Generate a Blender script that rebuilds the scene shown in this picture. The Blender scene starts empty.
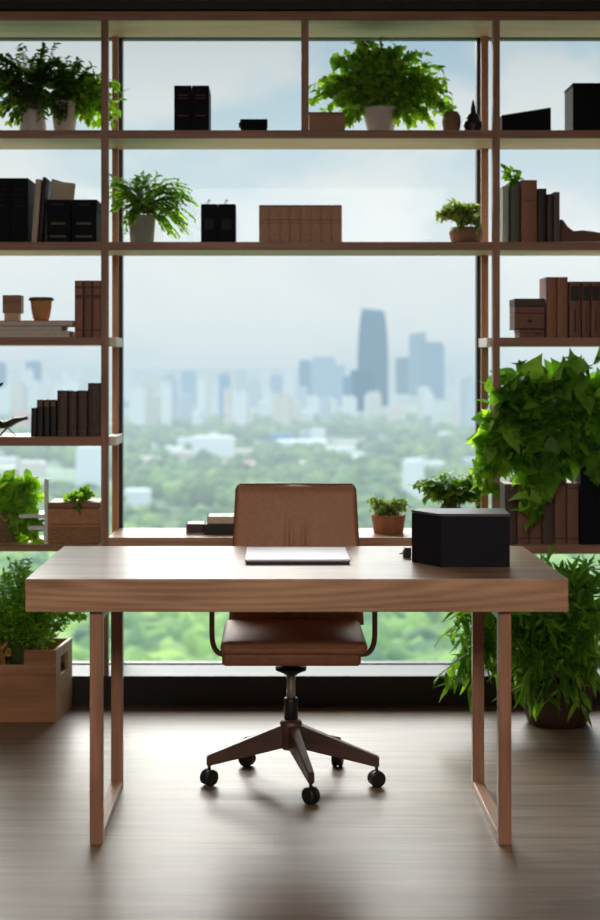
import bpy, bmesh, math, random
import numpy as np
from mathutils import Vector, Matrix
PI = math.pi
R = random.Random(11)
C = bpy.context.scene.collection
scene = bpy.context.scene

# ------------------------------------------------------------------ camera
F, CX, CY, EYE = 1472.0, 275.0, 366.0, 1.34     # focal length in px of the 600x920 frame, vanishing point, eye height
cam_d = bpy.data.cameras.new('camera'); cam = bpy.data.objects.new('camera', cam_d); C.objects.link(cam)
cam.location = (0, 0, EYE); cam.rotation_euler = (PI/2, 0, 0)
cam_d.sensor_width = 36; cam_d.lens = F/920*36
cam_d.shift_x = (300-CX)/920; cam_d.shift_y = -(460-CY)/920
cam_d.clip_start = .05; cam_d.clip_end = 60000
cam_d.dof.use_dof = True; cam_d.dof.focus_distance = 4.55; cam_d.dof.aperture_fstop = 3.0
scene.camera = cam
def X(px, D): return (px-CX)*D/F
def Z(py, D): return EYE-(py-CY)*D/F
def P(px, py, D): return Vector((X(px, D), D, Z(py, D)))

# ------------------------------------------------------------------ materials
def srgb(r, g, b):
    f = lambda c: (c/255/12.92) if c/255 <= .04045 else ((c/255+.055)/1.055)**2.4
    return (f(r), f(g), f(b), 1)
class NT:
    def __init__(s, name):
        s.m = bpy.data.materials.new(name); s.m.use_nodes = True
        s.t = s.m.node_tree; s.t.nodes.clear()
        s.out = s.n('ShaderNodeOutputMaterial')
    def n(s, typ, **kw):
        nd = s.t.nodes.new(typ)
        for k, v in kw.items():
            if k in nd.inputs: nd.inputs[k].default_value = v
            else: setattr(nd, k, v)
        return nd
    def l(s, a, b): s.t.links.new(a, b)
def ramp(nt, fac, stops):
    r = nt.n('ShaderNodeValToRGB')
    e = r.color_ramp.elements
    while len(e) < len(stops): e.new(.5)
    for i, (p, c) in enumerate(stops): e[i].position = p; e[i].color = c
    nt.l(fac, r.inputs['Fac']); return r.outputs['Color']
def mixc(nt, fac, a, b, mode='MIX'):
    m = nt.n('ShaderNodeMix', data_type='RGBA', blend_type=mode)
    for sock, v in ((0, fac), (6, a), (7, b)):
        if isinstance(v, (int, float, tuple)): m.inputs[sock].default_value = v
        else: nt.l(v, m.inputs[sock])
    return m.outputs[2]
def noise(nt, scale3, scale, detail=4, distortion=0., loc=(0, 0, 0), coord='Object'):
    tc = nt.n('ShaderNodeTexCoord'); mp = nt.n('ShaderNodeMapping')
    mp.inputs['Scale'].default_value = scale3; mp.inputs['Location'].default_value = loc
    nt.l(tc.outputs[coord], mp.inputs['Vector'])
    nz = nt.n('ShaderNodeTexNoise'); nz.inputs['Scale'].default_value = scale
    nz.inputs['Detail'].default_value = detail; nz.inputs['Distortion'].default_value = distortion
    nt.l(mp.outputs[0], nz.inputs['Vector'])
    return nz.outputs['Fac'], mp.outputs[0]
def principled(nt, col, rough=.5, metal=0., coat=0., spec=.5, bump=None, bump_s=.1, coat_rough=.1):
    b = nt.n('ShaderNodeBsdfPrincipled')
    if isinstance(col, tuple): b.inputs['Base Color'].default_value = col
    else: nt.l(col, b.inputs['Base Color'])
    b.inputs['Roughness'].default_value = rough; b.inputs['Metallic'].default_value = metal
    b.inputs['Coat Weight'].default_value = coat; b.inputs['Coat Roughness'].default_value = coat_rough
    b.inputs['Specular IOR Level'].default_value = spec
    if bump is not None:
        bp = nt.n('ShaderNodeBump'); bp.inputs['Strength'].default_value = bump_s; bp.inputs['Distance'].default_value = .004
        nt.l(bump, bp.inputs['Height']); nt.l(bp.outputs[0], b.inputs['Normal'])
    return b.outputs[0]
def plain(name, c, rough=.5, metal=0., var=.12, scale=14, coat=0., spec=.5, bump_s=.05):
    nt = NT(name)
    f, _ = noise(nt, (1, 1, 1), scale, 5)
    d = tuple(x*(1-var) for x in c[:3])+(1,); l = tuple(min(1, x*(1+var)) for x in c[:3])+(1,)
    nt.l(principled(nt, ramp(nt, f, [(.3, d), (.7, l)]), rough, metal, coat, spec, f, bump_s), nt.out.inputs[0])
    return nt.m
def wood(name, dark, light, axis='X', rough=.45, coat=0., rings=0., spec=.5, fine=1., coat_rough=.12):
    nt = NT(name)
    def sc(a, b): return tuple(a if k == 'XYZ'.index(axis) else b for k in range(3))
    f1, _ = noise(nt, sc(.9, 9), 2.2, 6, .6)
    f2, _ = noise(nt, sc(3, 120), 1.6, 3, .2)
    m = nt.n('ShaderNodeMath', operation='MULTIPLY_ADD'); nt.l(f2, m.inputs[0]); m.inputs[1].default_value = .45*fine; nt.l(f1, m.inputs[2])
    fac = m.outputs[0]
    if rings:
        _, v = noise(nt, (.55, .9, 6.5), 1, 1, 0, (.18, 0, -4.9))
        w = nt.n('ShaderNodeTexWave', wave_type='RINGS', rings_direction='Y')
        w.inputs['Scale'].default_value = 2.6; w.inputs['Distortion'].default_value = 5.5; w.inputs['Detail'].default_value = 3; w.inputs['Detail Scale'].default_value = .9
        nt.l(v, w.inputs['Vector'])
        m2 = nt.n('ShaderNodeMath', operation='MULTIPLY_ADD'); nt.l(w.outputs['Fac'], m2.inputs[0]); m2.inputs[1].default_value = rings; nt.l(fac, m2.inputs[2])
        fac = m2.outputs[0]
    col = ramp(nt, fac, [(.4, dark), (.95+rings, light)])
    nt.l(principled(nt, col, rough, 0, coat, spec, f2, .06, coat_rough), nt.out.inputs[0])
    return nt.m
M = {}
M['shelf'] = wood('walnut_shelf_wood', srgb(112, 78, 60), srgb(176, 132, 106), 'X', .5)
M['bounce_lit'] = wood('bounce_lit_board_wood', srgb(206, 170, 142), srgb(232, 206, 182), 'X', .5)  # paler, warmer board colour stands in for light bounced onto the undersides
M['post'] = wood('walnut_post_wood', srgb(114, 80, 62), srgb(178, 136, 110), 'Z', .5)
M['amber'] = wood('amber_post_wood', srgb(136, 92, 64), srgb(190, 140, 104), 'Z', .5)
M['bracket'] = wood('pale_bracket_wood', srgb(232, 218, 202), srgb(246, 238, 228), 'Y', .5)
M['desk'] = wood('oak_desk_wood', srgb(128, 90, 64), srgb(196, 154, 122), 'X', .36, .6, .22, coat_rough=.2)
M['leg'] = wood('oak_leg_wood', srgb(116, 78, 58), srgb(176, 130, 102), 'Z', .42, .15)
M['rail'] = wood('oak_rail_wood', srgb(140, 100, 76), srgb(200, 158, 130), 'Y', .42, .15)
M['crate'] = wood('crate_wood', srgb(142, 96, 64), srgb(196, 146, 106), 'X', .6)
M['darkwood'] = wood('dark_walnut', srgb(48, 30, 24), srgb(92, 62, 50), 'X', .45, .2)
M['boxwood'] = wood('box_wood', srgb(120, 84, 60), srgb(176, 136, 104), 'X', .55)
M['palewood'] = wood('pale_box_wood', srgb(190, 158, 128), srgb(224, 196, 168), 'X', .55)
M['leather'] = plain('tan_leather', srgb(176, 124, 92), .52, 0, .1, 60, 0, bump_s=.12)
M['leather_d'] = plain('dark_tan_leather', srgb(134, 84, 58), .5, 0, .12, 60)
M['bronze'] = plain('bronze_metal', srgb(132, 108, 92), .35, .25, .05)
M['chrome'] = plain('chrome_metal', srgb(170, 168, 166), .2, .6, .03)
M['black'] = plain('black_plastic', srgb(24, 23, 24), .38, 0, .1)
M['blackmatte'] = plain('matte_black_board', srgb(17, 18, 24), .75, 0, .12, spec=.15)
M['navy'] = plain('black_binder_cloth', srgb(22, 25, 35), .75, 0, .12, 60, spec=.15)
M['blacklid'] = plain('black_box_lid', srgb(86, 84, 92), .3, 0, .06)
M['blackbox'] = plain('black_box_card', srgb(22, 20, 29), .65, 0, .08, 40, spec=.2)
M['frame'] = plain('dark_window_frame', srgb(30, 29, 32), .45, .3, .05)
M['plinth'] = plain('black_plinth', srgb(26, 21, 22), .5, 0, .1)
M['sill'] = plain('pale_sill', srgb(84, 90, 94), .55, 0, .04)
M['wall'] = plain('warm_grey_wall', srgb(120, 110, 102), .8, 0, .04)
M['ceil'] = plain('grey_ceiling', srgb(120, 118, 112), .85, 0, .04)
M['bulk'] = plain('black_bulkhead', srgb(12, 11, 12), .6, 0, .1)
M['silver'] = plain('silver_aluminium', srgb(150, 150, 160), .32, .5, .02)
M['laptopbase'] = plain('dark_laptop_edge', srgb(52, 46, 50), .4, .3, .05)
M['pages'] = plain('paper_pages', srgb(216, 206, 192), .8, 0, .08, 90)
M['white'] = plain('white_paint', srgb(226, 230, 232), .45, 0, .03)
M['greycover'] = plain('blue_grey_cover', srgb(168, 178, 190), .55, 0, .06)
M['beige'] = plain('beige_cover', srgb(196, 182, 162), .6, 0, .1)
M['tealp'] = plain('teal_paper', srgb(96, 140, 138), .6, 0, .15)
M['brownbook'] = plain('brown_book_cloth', srgb(184, 146, 118), .6, 0, .12, 50)
M['redbook'] = plain('russet_book_cloth', srgb(150, 100, 78), .55, 0, .12, 50)
M['darkbook'] = plain('dark_brown_book_cloth', srgb(74, 55, 52), .55, 0, .15, 50)
M['blackbook'] = plain('black_book_cloth', srgb(30, 27, 28), .55, 0, .15, 50)
M['umber'] = plain('umber_book_cloth', srgb(122, 82, 64), .55, 0, .12, 50)
M['greenbook'] = plain('grey_green_book_cloth', srgb(84, 92, 82), .55, 0, .12, 50)
M['palebook'] = plain('pale_green_book_cloth', srgb(170, 184, 176), .5, 0, .08)
M['gold'] = plain('faded_gold_print', srgb(98, 80, 60), .6, 0, .1)
M['redprint'] = plain('faded_red_print', srgb(120, 48, 44), .6, 0, .1)
M['greyprint'] = plain('grey_print', srgb(46, 45, 52), .7, 0, .1, spec=.2)
M['greybook'] = plain('grey_book_cloth', srgb(92, 88, 92), .6, 0, .1)
M['terracotta'] = plain('terracotta', srgb(158, 110, 80), .7, 0, .14, 30)
M['tanpot'] = plain('tan_clay', srgb(186, 138, 94), .65, 0, .12, 30)
M['whitepot'] = plain('grey_white_glaze', srgb(196, 190, 188), .35, 0, .07, 9)
M['greypot'] = plain('grey_stone_pot', srgb(134, 140, 132), .6, 0, .15, 20)
M['brownpot'] = plain('brown_clay', srgb(122, 92, 76), .6, 0, .12, 20)
M['darkpot'] = plain('dark_brown_pot', srgb(74, 52, 36), .6, 0, .15, 20)
M['finial'] = plain('black_bronze', srgb(40, 36, 36), .4, .3, .1)
M['soil'] = plain('soil', srgb(50, 36, 28), .95, 0, .3, 60, bump_s=.6)
M['driftwood'] = wood('driftwood', srgb(72, 50, 38), srgb(124, 92, 70), 'X', .7)
M['straw'] = plain('dry_straw', srgb(190, 150, 84), .7, 0, .15)
def wicker_mat(name, a, b):
    nt = NT(name); tc = nt.n('ShaderNodeTexCoord')
    w = nt.n('ShaderNodeTexBrick'); w.inputs['Scale'].default_value = 34; w.inputs['Color1'].default_value = a; w.inputs['Color2'].default_value = b
    w.inputs['Mortar'].default_value = tuple(x*.45 for x in a[:3])+(1,); w.inputs['Mortar Size'].default_value = .05
    mp = nt.n('ShaderNodeMapping'); mp.inputs['Rotation'].default_value = (PI/2, 0, 0)
    nt.l(tc.outputs['Object'], mp.inputs[0]); nt.l(mp.outputs[0], w.inputs['Vector'])
    nt.l(principled(nt, w.outputs['Color'], .75, 0, 0, .3, w.outputs['Fac'], .5), nt.out.inputs[0]); return nt.m
M['wicker'] = wicker_mat('woven_wicker', srgb(190, 146, 110), srgb(162, 120, 88))
M['wicker_lid'] = plain('stitched_lid', srgb(176, 130, 98), .75, 0, .18, 40, bump_s=.3)

def leaf_mat(name, dark, mid, light, trans=.45):
    nt = NT(name)
    g = nt.n('ShaderNodeNewGeometry')
    col = ramp(nt, g.outputs['Random Per Island'], [(0, dark), (.55, mid), (1, light)])
    f, _ = noise(nt, (1, 1, 1), 30, 3)
    col = mixc(nt, .25, col, ramp(nt, f, [(.3, dark), (.7, light)]))
    p = principled(nt, col, .42, 0, 0, .4)
    tr = nt.n('ShaderNodeBsdfTranslucent')
    tc = mixc(nt, 1., col, (1.0, 1.0, .35, 1), 'MULTIPLY')
    hs = nt.n('ShaderNodeHueSaturation'); hs.inputs['Value'].default_value = 2.1; nt.l(tc, hs.inputs['Color'])
    nt.l(hs.outputs[0], tr.inputs[0])
    mx = nt.n('ShaderNodeMixShader'); mx.inputs[0].default_value = trans
    nt.l(p, mx.inputs[1]); nt.l(tr.outputs[0], mx.inputs[2]); nt.l(mx.outputs[0], nt.out.inputs[0])
    return nt.m
M['leaf_bright'] = leaf_mat('bright_fern_leaf', srgb(70, 112, 44), srgb(122, 168, 66), srgb(176, 208, 100), .55)
M['leaf_glow'] = leaf_mat('sunlit_leaf', srgb(92, 140, 56), srgb(146, 190, 78), srgb(196, 224, 116), .6)  # leaf colours lightened to stand in for light from behind
M['stem'] = plain('green_stem', srgb(88, 104, 48), .6, 0, .15)
M['leaf_fern'] = leaf_mat('fern_leaf', srgb(52, 86, 36), srgb(98, 144, 54), srgb(160, 194, 84))
M['leaf_dark'] = leaf_mat('dark_leaf', srgb(40, 70, 38), srgb(76, 116, 50), srgb(136, 172, 72))
M['leaf_lime'] = leaf_mat('lime_leaf', srgb(64, 108, 34), srgb(112, 162, 50), srgb(170, 206, 84), .55)
M['leaf_pothos'] = leaf_mat('pothos_leaf', srgb(48, 92, 36), srgb(92, 150, 50), srgb(164, 208, 84), .5)
M['leaf_grey'] = leaf_mat('grey_green_leaf', srgb(84, 108, 62), srgb(124, 150, 84), srgb(168, 190, 112), .4)

# ---- outdoor materials: haze painted in as glow, growing with distance from the origin
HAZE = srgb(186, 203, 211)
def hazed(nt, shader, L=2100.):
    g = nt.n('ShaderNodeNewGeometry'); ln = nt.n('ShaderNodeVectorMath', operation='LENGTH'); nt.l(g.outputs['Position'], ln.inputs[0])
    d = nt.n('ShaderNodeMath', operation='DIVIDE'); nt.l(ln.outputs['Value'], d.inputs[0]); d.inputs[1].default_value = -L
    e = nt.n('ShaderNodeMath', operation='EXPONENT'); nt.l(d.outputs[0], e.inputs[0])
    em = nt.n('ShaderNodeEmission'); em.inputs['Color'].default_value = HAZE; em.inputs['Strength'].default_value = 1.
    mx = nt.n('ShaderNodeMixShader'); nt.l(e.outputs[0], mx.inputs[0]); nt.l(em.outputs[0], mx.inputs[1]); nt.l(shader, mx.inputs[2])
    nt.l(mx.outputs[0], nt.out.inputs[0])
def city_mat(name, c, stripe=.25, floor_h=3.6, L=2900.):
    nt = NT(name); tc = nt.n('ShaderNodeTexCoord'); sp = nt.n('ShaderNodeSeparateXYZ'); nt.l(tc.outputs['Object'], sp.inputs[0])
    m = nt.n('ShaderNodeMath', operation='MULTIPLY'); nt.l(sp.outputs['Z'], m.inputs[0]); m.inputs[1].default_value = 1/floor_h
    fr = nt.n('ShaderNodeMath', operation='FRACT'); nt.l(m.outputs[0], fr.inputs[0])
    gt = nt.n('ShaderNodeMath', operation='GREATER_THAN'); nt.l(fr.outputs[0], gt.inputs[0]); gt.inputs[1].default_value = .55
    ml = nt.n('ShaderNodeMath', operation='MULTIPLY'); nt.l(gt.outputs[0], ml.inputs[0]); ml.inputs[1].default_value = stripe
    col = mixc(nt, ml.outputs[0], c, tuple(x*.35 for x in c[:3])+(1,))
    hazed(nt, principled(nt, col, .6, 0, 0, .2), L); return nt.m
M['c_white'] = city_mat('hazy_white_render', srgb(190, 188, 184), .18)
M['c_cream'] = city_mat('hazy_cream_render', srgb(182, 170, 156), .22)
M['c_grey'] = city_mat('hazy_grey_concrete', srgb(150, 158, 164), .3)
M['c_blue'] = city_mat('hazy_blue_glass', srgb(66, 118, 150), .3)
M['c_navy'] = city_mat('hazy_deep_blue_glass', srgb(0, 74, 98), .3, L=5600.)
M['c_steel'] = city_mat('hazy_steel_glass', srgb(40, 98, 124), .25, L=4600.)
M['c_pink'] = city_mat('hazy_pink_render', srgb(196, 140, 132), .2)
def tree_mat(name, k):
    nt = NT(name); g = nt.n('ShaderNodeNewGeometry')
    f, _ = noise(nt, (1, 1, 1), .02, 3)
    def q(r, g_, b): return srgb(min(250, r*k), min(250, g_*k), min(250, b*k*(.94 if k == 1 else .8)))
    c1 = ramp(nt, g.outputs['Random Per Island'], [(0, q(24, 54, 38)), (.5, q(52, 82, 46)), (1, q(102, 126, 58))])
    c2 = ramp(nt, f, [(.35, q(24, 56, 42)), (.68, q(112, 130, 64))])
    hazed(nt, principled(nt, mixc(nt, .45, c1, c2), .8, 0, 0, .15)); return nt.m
M['tree'] = tree_mat('hazy_tree_canopy', 1.); M['tree_near'] = tree_mat('lighter_tree_canopy', 1.25)  # nearer trees in a naturally lighter, yellower green
def land_mat():
    nt = NT('hazy_park_land'); f, _ = noise(nt, (1, 1, 1), .006, 5)
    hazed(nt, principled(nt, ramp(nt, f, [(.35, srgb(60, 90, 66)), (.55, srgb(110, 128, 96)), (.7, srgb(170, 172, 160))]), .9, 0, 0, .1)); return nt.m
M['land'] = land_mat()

def floor_mat():
    nt = NT('grey_oak_floor')
    tc = nt.n('ShaderNodeTexCoord')
    br = nt.n('ShaderNodeTexBrick'); br.inputs['Scale'].default_value = 1.; br.inputs['Brick Width'].default_value = 1.9; br.inputs['Row Height'].default_value = .14
    br.inputs['Mortar Size'].default_value = .0012; br.inputs['Color1'].default_value = (.42, .42, .42, 1); br.inputs['Color2'].default_value = (.58, .58, .58, 1); br.inputs['Mortar'].default_value = (.3, .3, .3, 1)
    nt.l(tc.outputs['Object'], br.inputs['Vector'])
    f1, _ = noise(nt, (.8, 9, 1), 2.4, 6, .6); f2, _ = noise(nt, (2, 70, 1), 1.6, 3)
    a = nt.n('ShaderNodeMath', operation='MULTIPLY_ADD'); nt.l(f2, a.inputs[0]); a.inputs[1].default_value = .5; nt.l(f1, a.inputs[2])
    col = ramp(nt, a.outputs[0], [(.45, srgb(84, 66, 52)), (1.05, srgb(148, 124, 102))])
    col = mixc(nt, .5, col, br.outputs['Color'], 'OVERLAY')
    nt.l(principled(nt, col, .46, 0, .3, .6, a.outputs[0], .03, .3), nt.out.inputs[0]); return nt.m
M['floor'] = floor_mat()
def glass_mat():
    nt = NT('window_glass')
    t = nt.n('ShaderNodeBsdfTransparent'); t.inputs[0].default_value = (.97, .985, .985, 1)
    g = nt.n('ShaderNodeBsdfGlossy'); g.inputs['Roughness'].default_value = .02
    fr = nt.n('ShaderNodeFresnel'); fr.inputs[0].default_value = 1.15
    mx = nt.n('ShaderNodeMixShader'); nt.l(fr.outputs[0], mx.inputs[0]); nt.l(t.outputs[0], mx.inputs[1]); nt.l(g.outputs[0], mx.inputs[2])
    nt.l(mx.outputs[0], nt.out.inputs[0]); return nt.m
M['glass'] = glass_mat()

# ------------------------------------------------------------------ mesh building
class MB:
    def __init__(s): s.bm = bmesh.new()
    def _fin(s, vs, bev, seg, smooth):
        if bev:
            es = list({e for v in vs for e in v.link_edges})
            r = bmesh.ops.bevel(s.bm, geom=es, offset=bev, segments=seg, profile=.5, affect='EDGES', clamp_overlap=True)
            if smooth:
                for f in r['faces']: f.smooth = True
    def box(s, x0, x1, y0, y1, z0, z1, bev=0., seg=2, smooth=False):
        mt = Matrix.Translation(((x0+x1)/2, (y0+y1)/2, (z0+z1)/2)) @ Matrix.Diagonal((abs(x1-x0), abs(y1-y0), abs(z1-z0), 1))
        r = bmesh.ops.create_cube(s.bm, size=1, matrix=mt)
        s._fin(r['verts'], bev, seg, smooth); return s
    def prism(s, poly, z0, z1, bev=0., seg=2, axis='Z', smooth=False):
        def pt(a, b, h): return {'Z': (a, b, h), 'Y': (a, h, b), 'X': (h, a, b)}[axis]
        lo = [s.bm.verts.new(pt(a, b, z0)) for a, b in poly]; hi = [s.bm.verts.new(pt(a, b, z1)) for a, b in poly]
        fs = [s.bm.faces.new(lo[::-1]), s.bm.faces.new(hi)]
        n = len(poly)
        for i in range(n): fs.append(s.bm.faces.new((lo[i], lo[(i+1) % n], hi[(i+1) % n], hi[i])))
        bmesh.ops.recalc_face_normals(s.bm, faces=fs)
        s._fin(lo+hi, bev, seg, smooth); return s
    def hexa(s, b4, t4, bev=0., seg=2):
        lo = [s.bm.verts.new(p) for p in b4]; hi = [s.bm.verts.new(p) for p in t4]
        fs = [s.bm.faces.new(lo[::-1]), s.bm.faces.new(hi)]
        for i in range(4): fs.append(s.bm.faces.new((lo[i], lo[(i+1) % 4], hi[(i+1) % 4], hi[i])))
        bmesh.ops.recalc_face_normals(s.bm, faces=fs); s._fin(lo+hi, bev, seg, False); return s
    def lathe(s, prof, n=28, c=(0, 0, 0), flat_ends=True):
        rings = []
        for r, z in prof:
            if r < 1e-6: rings.append([s.bm.verts.new((c[0], c[1], c[2]+z))])
            else: rings.append([s.bm.verts.new((c[0]+r*math.cos(2*PI*i/n), c[1]+r*math.sin(2*PI*i/n), c[2]+z)) for i in range(n)])
        fs = []
        for a, b in zip(rings, rings[1:]):
            for i in range(n):
                j = (i+1) % n
                if len(a) == 1 and len(b) == 1: continue
                if len(a) == 1: f = (a[0], b[j], b[i])
                elif len(b) == 1: f = (a[i], a[j], b[0])
                else: f = (a[i], a[j], b[j], b[i])
                f = s.bm.faces.new(f); f.smooth = True; fs.append(f)
        for rg in (rings[0], rings[-1]):
            if len(rg) > 1: fs.append(s.bm.faces.new(rg))
        bmesh.ops.recalc_face_normals(s.bm, faces=fs); return s
    def tube(s, pts, r, n=10, flat=None):
        pts = [Vector(p) for p in pts]; rings = []; up = None
        rr = r if isinstance(r, (list, tuple)) else [r]*len(pts)
        for i, p in enumerate(pts):
            t = (pts[min(i+1, len(pts)-1)]-pts[max(i-1, 0)]).normalized()
            if up is None: up = Vector((0, 0, 1)) if abs(t.z) < .9 else Vector((1, 0, 0))
            sd = t.cross(up).normalized(); up = sd.cross(t).normalized()
            k = flat or 1.
            rings.append([s.bm.verts.new(p+sd*(rr[i]*math.cos(2*PI*a/n))+up*(rr[i]*k*math.sin(2*PI*a/n))) for a in range(n)])
        fs = []
        for a, b in zip(rings, rings[1:]):
            for i in range(n):
                f = s.bm.faces.new((a[i], a[(i+1) % n], b[(i+1) % n], b[i])); f.smooth = True; fs.append(f)
        fs += [s.bm.faces.new(rings[0][::-1]), s.bm.faces.new(rings[-1])]
        bmesh.ops.recalc_face_normals(s.bm, faces=fs); return s
    def build(s, name, mat, parent=None, loc=None, rotz=0., smooth=None):
        me = bpy.data.meshes.new(name); s.bm.to_mesh(me); s.bm.free()
        if smooth: me.polygons.foreach_set('use_smooth', [True]*len(me.polygons))
        me.materials.append(M[mat] if isinstance(mat, str) else mat)
        o = bpy.data.objects.new(name, me); C.objects.link(o)
        if parent is not None: o.parent = parent
        if loc is not None: o.location = loc
        o.rotation_euler[2] = rotz
        return o
def catmull(pts, k=6):
    pts = [Vector(p) for p in pts]; out = []
    for i in range(len(pts)-1):
        p0, p1, p2, p3 = pts[max(i-1, 0)], pts[i], pts[i+1], pts[min(i+2, len(pts)-1)]
        for j in range(k):
            t = j/k
            out.append(.5*((2*p1)+(p2-p0)*t+(2*p0-5*p1+4*p2-p3)*t*t+(3*p1-p0-3*p2+p3)*t**3))
    out.append(pts[-1]); return out
def tag(o, label, cat, group=None, kind=None):
    o['label'] = label; o['category'] = cat
    if group: o['group'] = group
    if kind: o['kind'] = kind
    return o
def thing(name, label, cat, loc, rotz=0., group=None):
    o = bpy.data.objects.new(name, None); C.objects.link(o); o.empty_display_size = .05
    o.location = loc; o.rotation_euler = (0, 0, rotz)
    return tag(o, label, cat, group)
def struct(o, label=None, cat=None):
    o['kind'] = 'structure'
    if label: o['label'] = label
    if cat: o['category'] = cat
    return o
KIDS = {}
def copy_tree(o, parent=None):
    c = o.copy(); C.objects.link(c)
    if parent is not None: c.parent = parent
    for ch in [x for x in C.objects if x.parent == o]: copy_tree(ch, c)
    return c
ORD = ['first', 'second', 'third', 'fourth', 'fifth', 'sixth', 'seventh', 'eighth', 'ninth']

# ------------------------------------------------------------------ room shell
WL, WR, YB, HC = -1.82, 1.97, -2.6, 2.775
DF, DR, DG = 5.80, 6.11, 6.175          # front of the shelving, its back, the glass
struct(MB().box(WL, WR, YB, 6.3, -.06, 0).build('floor', 'floor'), 'grey-brown oak plank floor with a satin finish', 'floor')
struct(MB().box(WL, WR, YB, 6.3, HC, HC+.06).build('ceiling', 'ceil'), 'plain grey ceiling', 'ceiling')
struct(MB().box(WL-.06, WL, YB, 6.3, 0, HC).build('wall_left', 'wall'), 'plain wall on the left', 'wall')
struct(MB().box(WR, WR+.06, YB, 6.3, 0, HC).build('wall_right', 'wall'), 'plain wall on the right', 'wall')
struct(MB().box(WL, WR, YB-.06, YB, 0, HC).build('wall_back', 'wall'), 'plain wall behind the desk side of the room', 'wall')
struct(MB().box(WL, WR, DF-.02, 6.3, 2.742, HC).build('trim_1', 'bulk'), 'black recessed strip between shelving and ceiling', 'trim')
SILL = .115
pl = struct(MB().box(WL, WR, DF+.03, 6.19, 0, SILL-.034).box(WL, WR, DF, DF+.03, 0, SILL+.003).build('baseboard_back', 'plinth'), 'black plinth under the window', 'baseboard')
struct(MB().box(WL, WR, DF+.03, 6.18, SILL-.034, SILL-.022).build('trim_2', 'sill'), 'pale sill strip along the foot of the window', 'trim')
mullL, mullR = (X(117.5, 6.15), X(122, 6.15)), (X(477.5, 6.15), X(481.5, 6.15))
def window(name, x0, x1, label):
    t = .0105
    zb, zt = SILL-.022, 2.742
    b = MB()
    b.box(x0, x0+t, 6.15, 6.2, zb, zt); b.box(x1-t, x1, 6.15, 6.2, zb, zt)
    b.box(x0+t, x1-t, 6.15, 6.2, zt-.034, zt); b.box(x0+t, x1-t, 6.15, 6.2, zb, zb+.005)
    f = struct(b.build(name, 'frame'), label, 'window')
    p = MB().box(x0+t, x1-t, DG-.002, DG+.002, zb+.005, zt-.034).build('pane', 'glass', f); p['kind'] = 'structure'
mL, mR = (mullL[0]+mullL[1])/2, (mullR[0]+mullR[1])/2
window('window_1', WL, mL, 'left window bay behind the left shelves')
window('window_2', mL+.0005, mR-.0005, 'large centre picture window behind the desk')
window('window_3', mR, WR, 'right window bay behind the right shelves')

# ------------------------------------------------------------------ shelving
FPL, FPR = (X(101, DF), X(108, DF)), (X(493, DF), X(500, DF))
RPL, RPR = (X(112, 6.08), X(118, 6.08)), (X(481.5, 6.08), X(488.5, 6.08))
shelving = thing('shelving_unit', 'tall walnut open shelving of posts and boards standing across the window wall', 'shelving', (0, DF, 0))
def sh(b, name, mat): return b.build(name, mat, shelving)
zs = SILL+.003
def loc_box(x0, x1, y0, y1, z0, z1, bev=.0015): return MB().box(x0, x1, y0-DF, y1-DF, z0, z1, bev)
for nm, (a, c) in (('l', FPL), ('r', FPR)): sh(loc_box(a, c, DF, DF+.04, zs, 2.703), 'front_post', 'post')
for a, c in (RPL, RPR): sh(loc_box(a, c, 6.08, DR, SILL-.022, 2.703), 'rear_post', 'amber')
for a in (WL+.002, WR-.032): sh(loc_box(a, a+.03, DF, DF+.04, zs, 2.703), 'front_post', 'post'); sh(loc_box(a, a+.03, 6.08, DR, SILL-.022, 2.703), 'rear_post', 'amber')
def s(py): return Z(py, DF)
sh(loc_box(X(301.3, DF), X(308.7, DF), DF, DF+.04, s(130), s(20)), 'divider', 'post')
S1, S2, S3L, S4L, S5L, S3R, S5R, S5C = s(130), s(241.8), s(337), s(437), s(545), s(337.5), s(546), s(537.5)
e = .002
def board(x0, x1, top, bot_py, name='shelf_board'):
    b_ = sh(loc_box(x0, x1, DF+e+.012, DR, s(bot_py), top), name, 'bounce_lit')
    loc_box(x0, x1, DF+e, DF+e+.012, s(bot_py), top).build('front_edge', 'shelf', b_)
board(WL+.002, WR-.002, s(11), 20, 'top_board'); board(WL+.002, WR-.002, S1, 138); board(WL+.002, WR-.002, S2, 250)
board(WL+.002, FPL[0], S3L, 345); board(WL+.002, FPL[0], S4L, 446); board(WL+.002, FPL[0], S5L, 551.5)
board(FPR[1], WR-.002, S3R, 346); board(FPR[1], WR-.002, S5R, 554)
sh(loc_box(FPL[1], FPR[0], DF+e, 6.14, S5C-.05, S5C), 'sill_board', 'desk')
for x0, x1, za, zb_ in ((X(109, 5.95), X(120, 5.98), S3L-.036, S3L), (X(109, 5.95), X(120, 5.98), S4L-.036, S4L), (X(482, 5.98), X(492, 5.95), S3R-.036, S3R)):
    sh(loc_box(x0, x1, DF+.04, 6.08, za, zb_), 'bracket', 'bracket')

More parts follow.
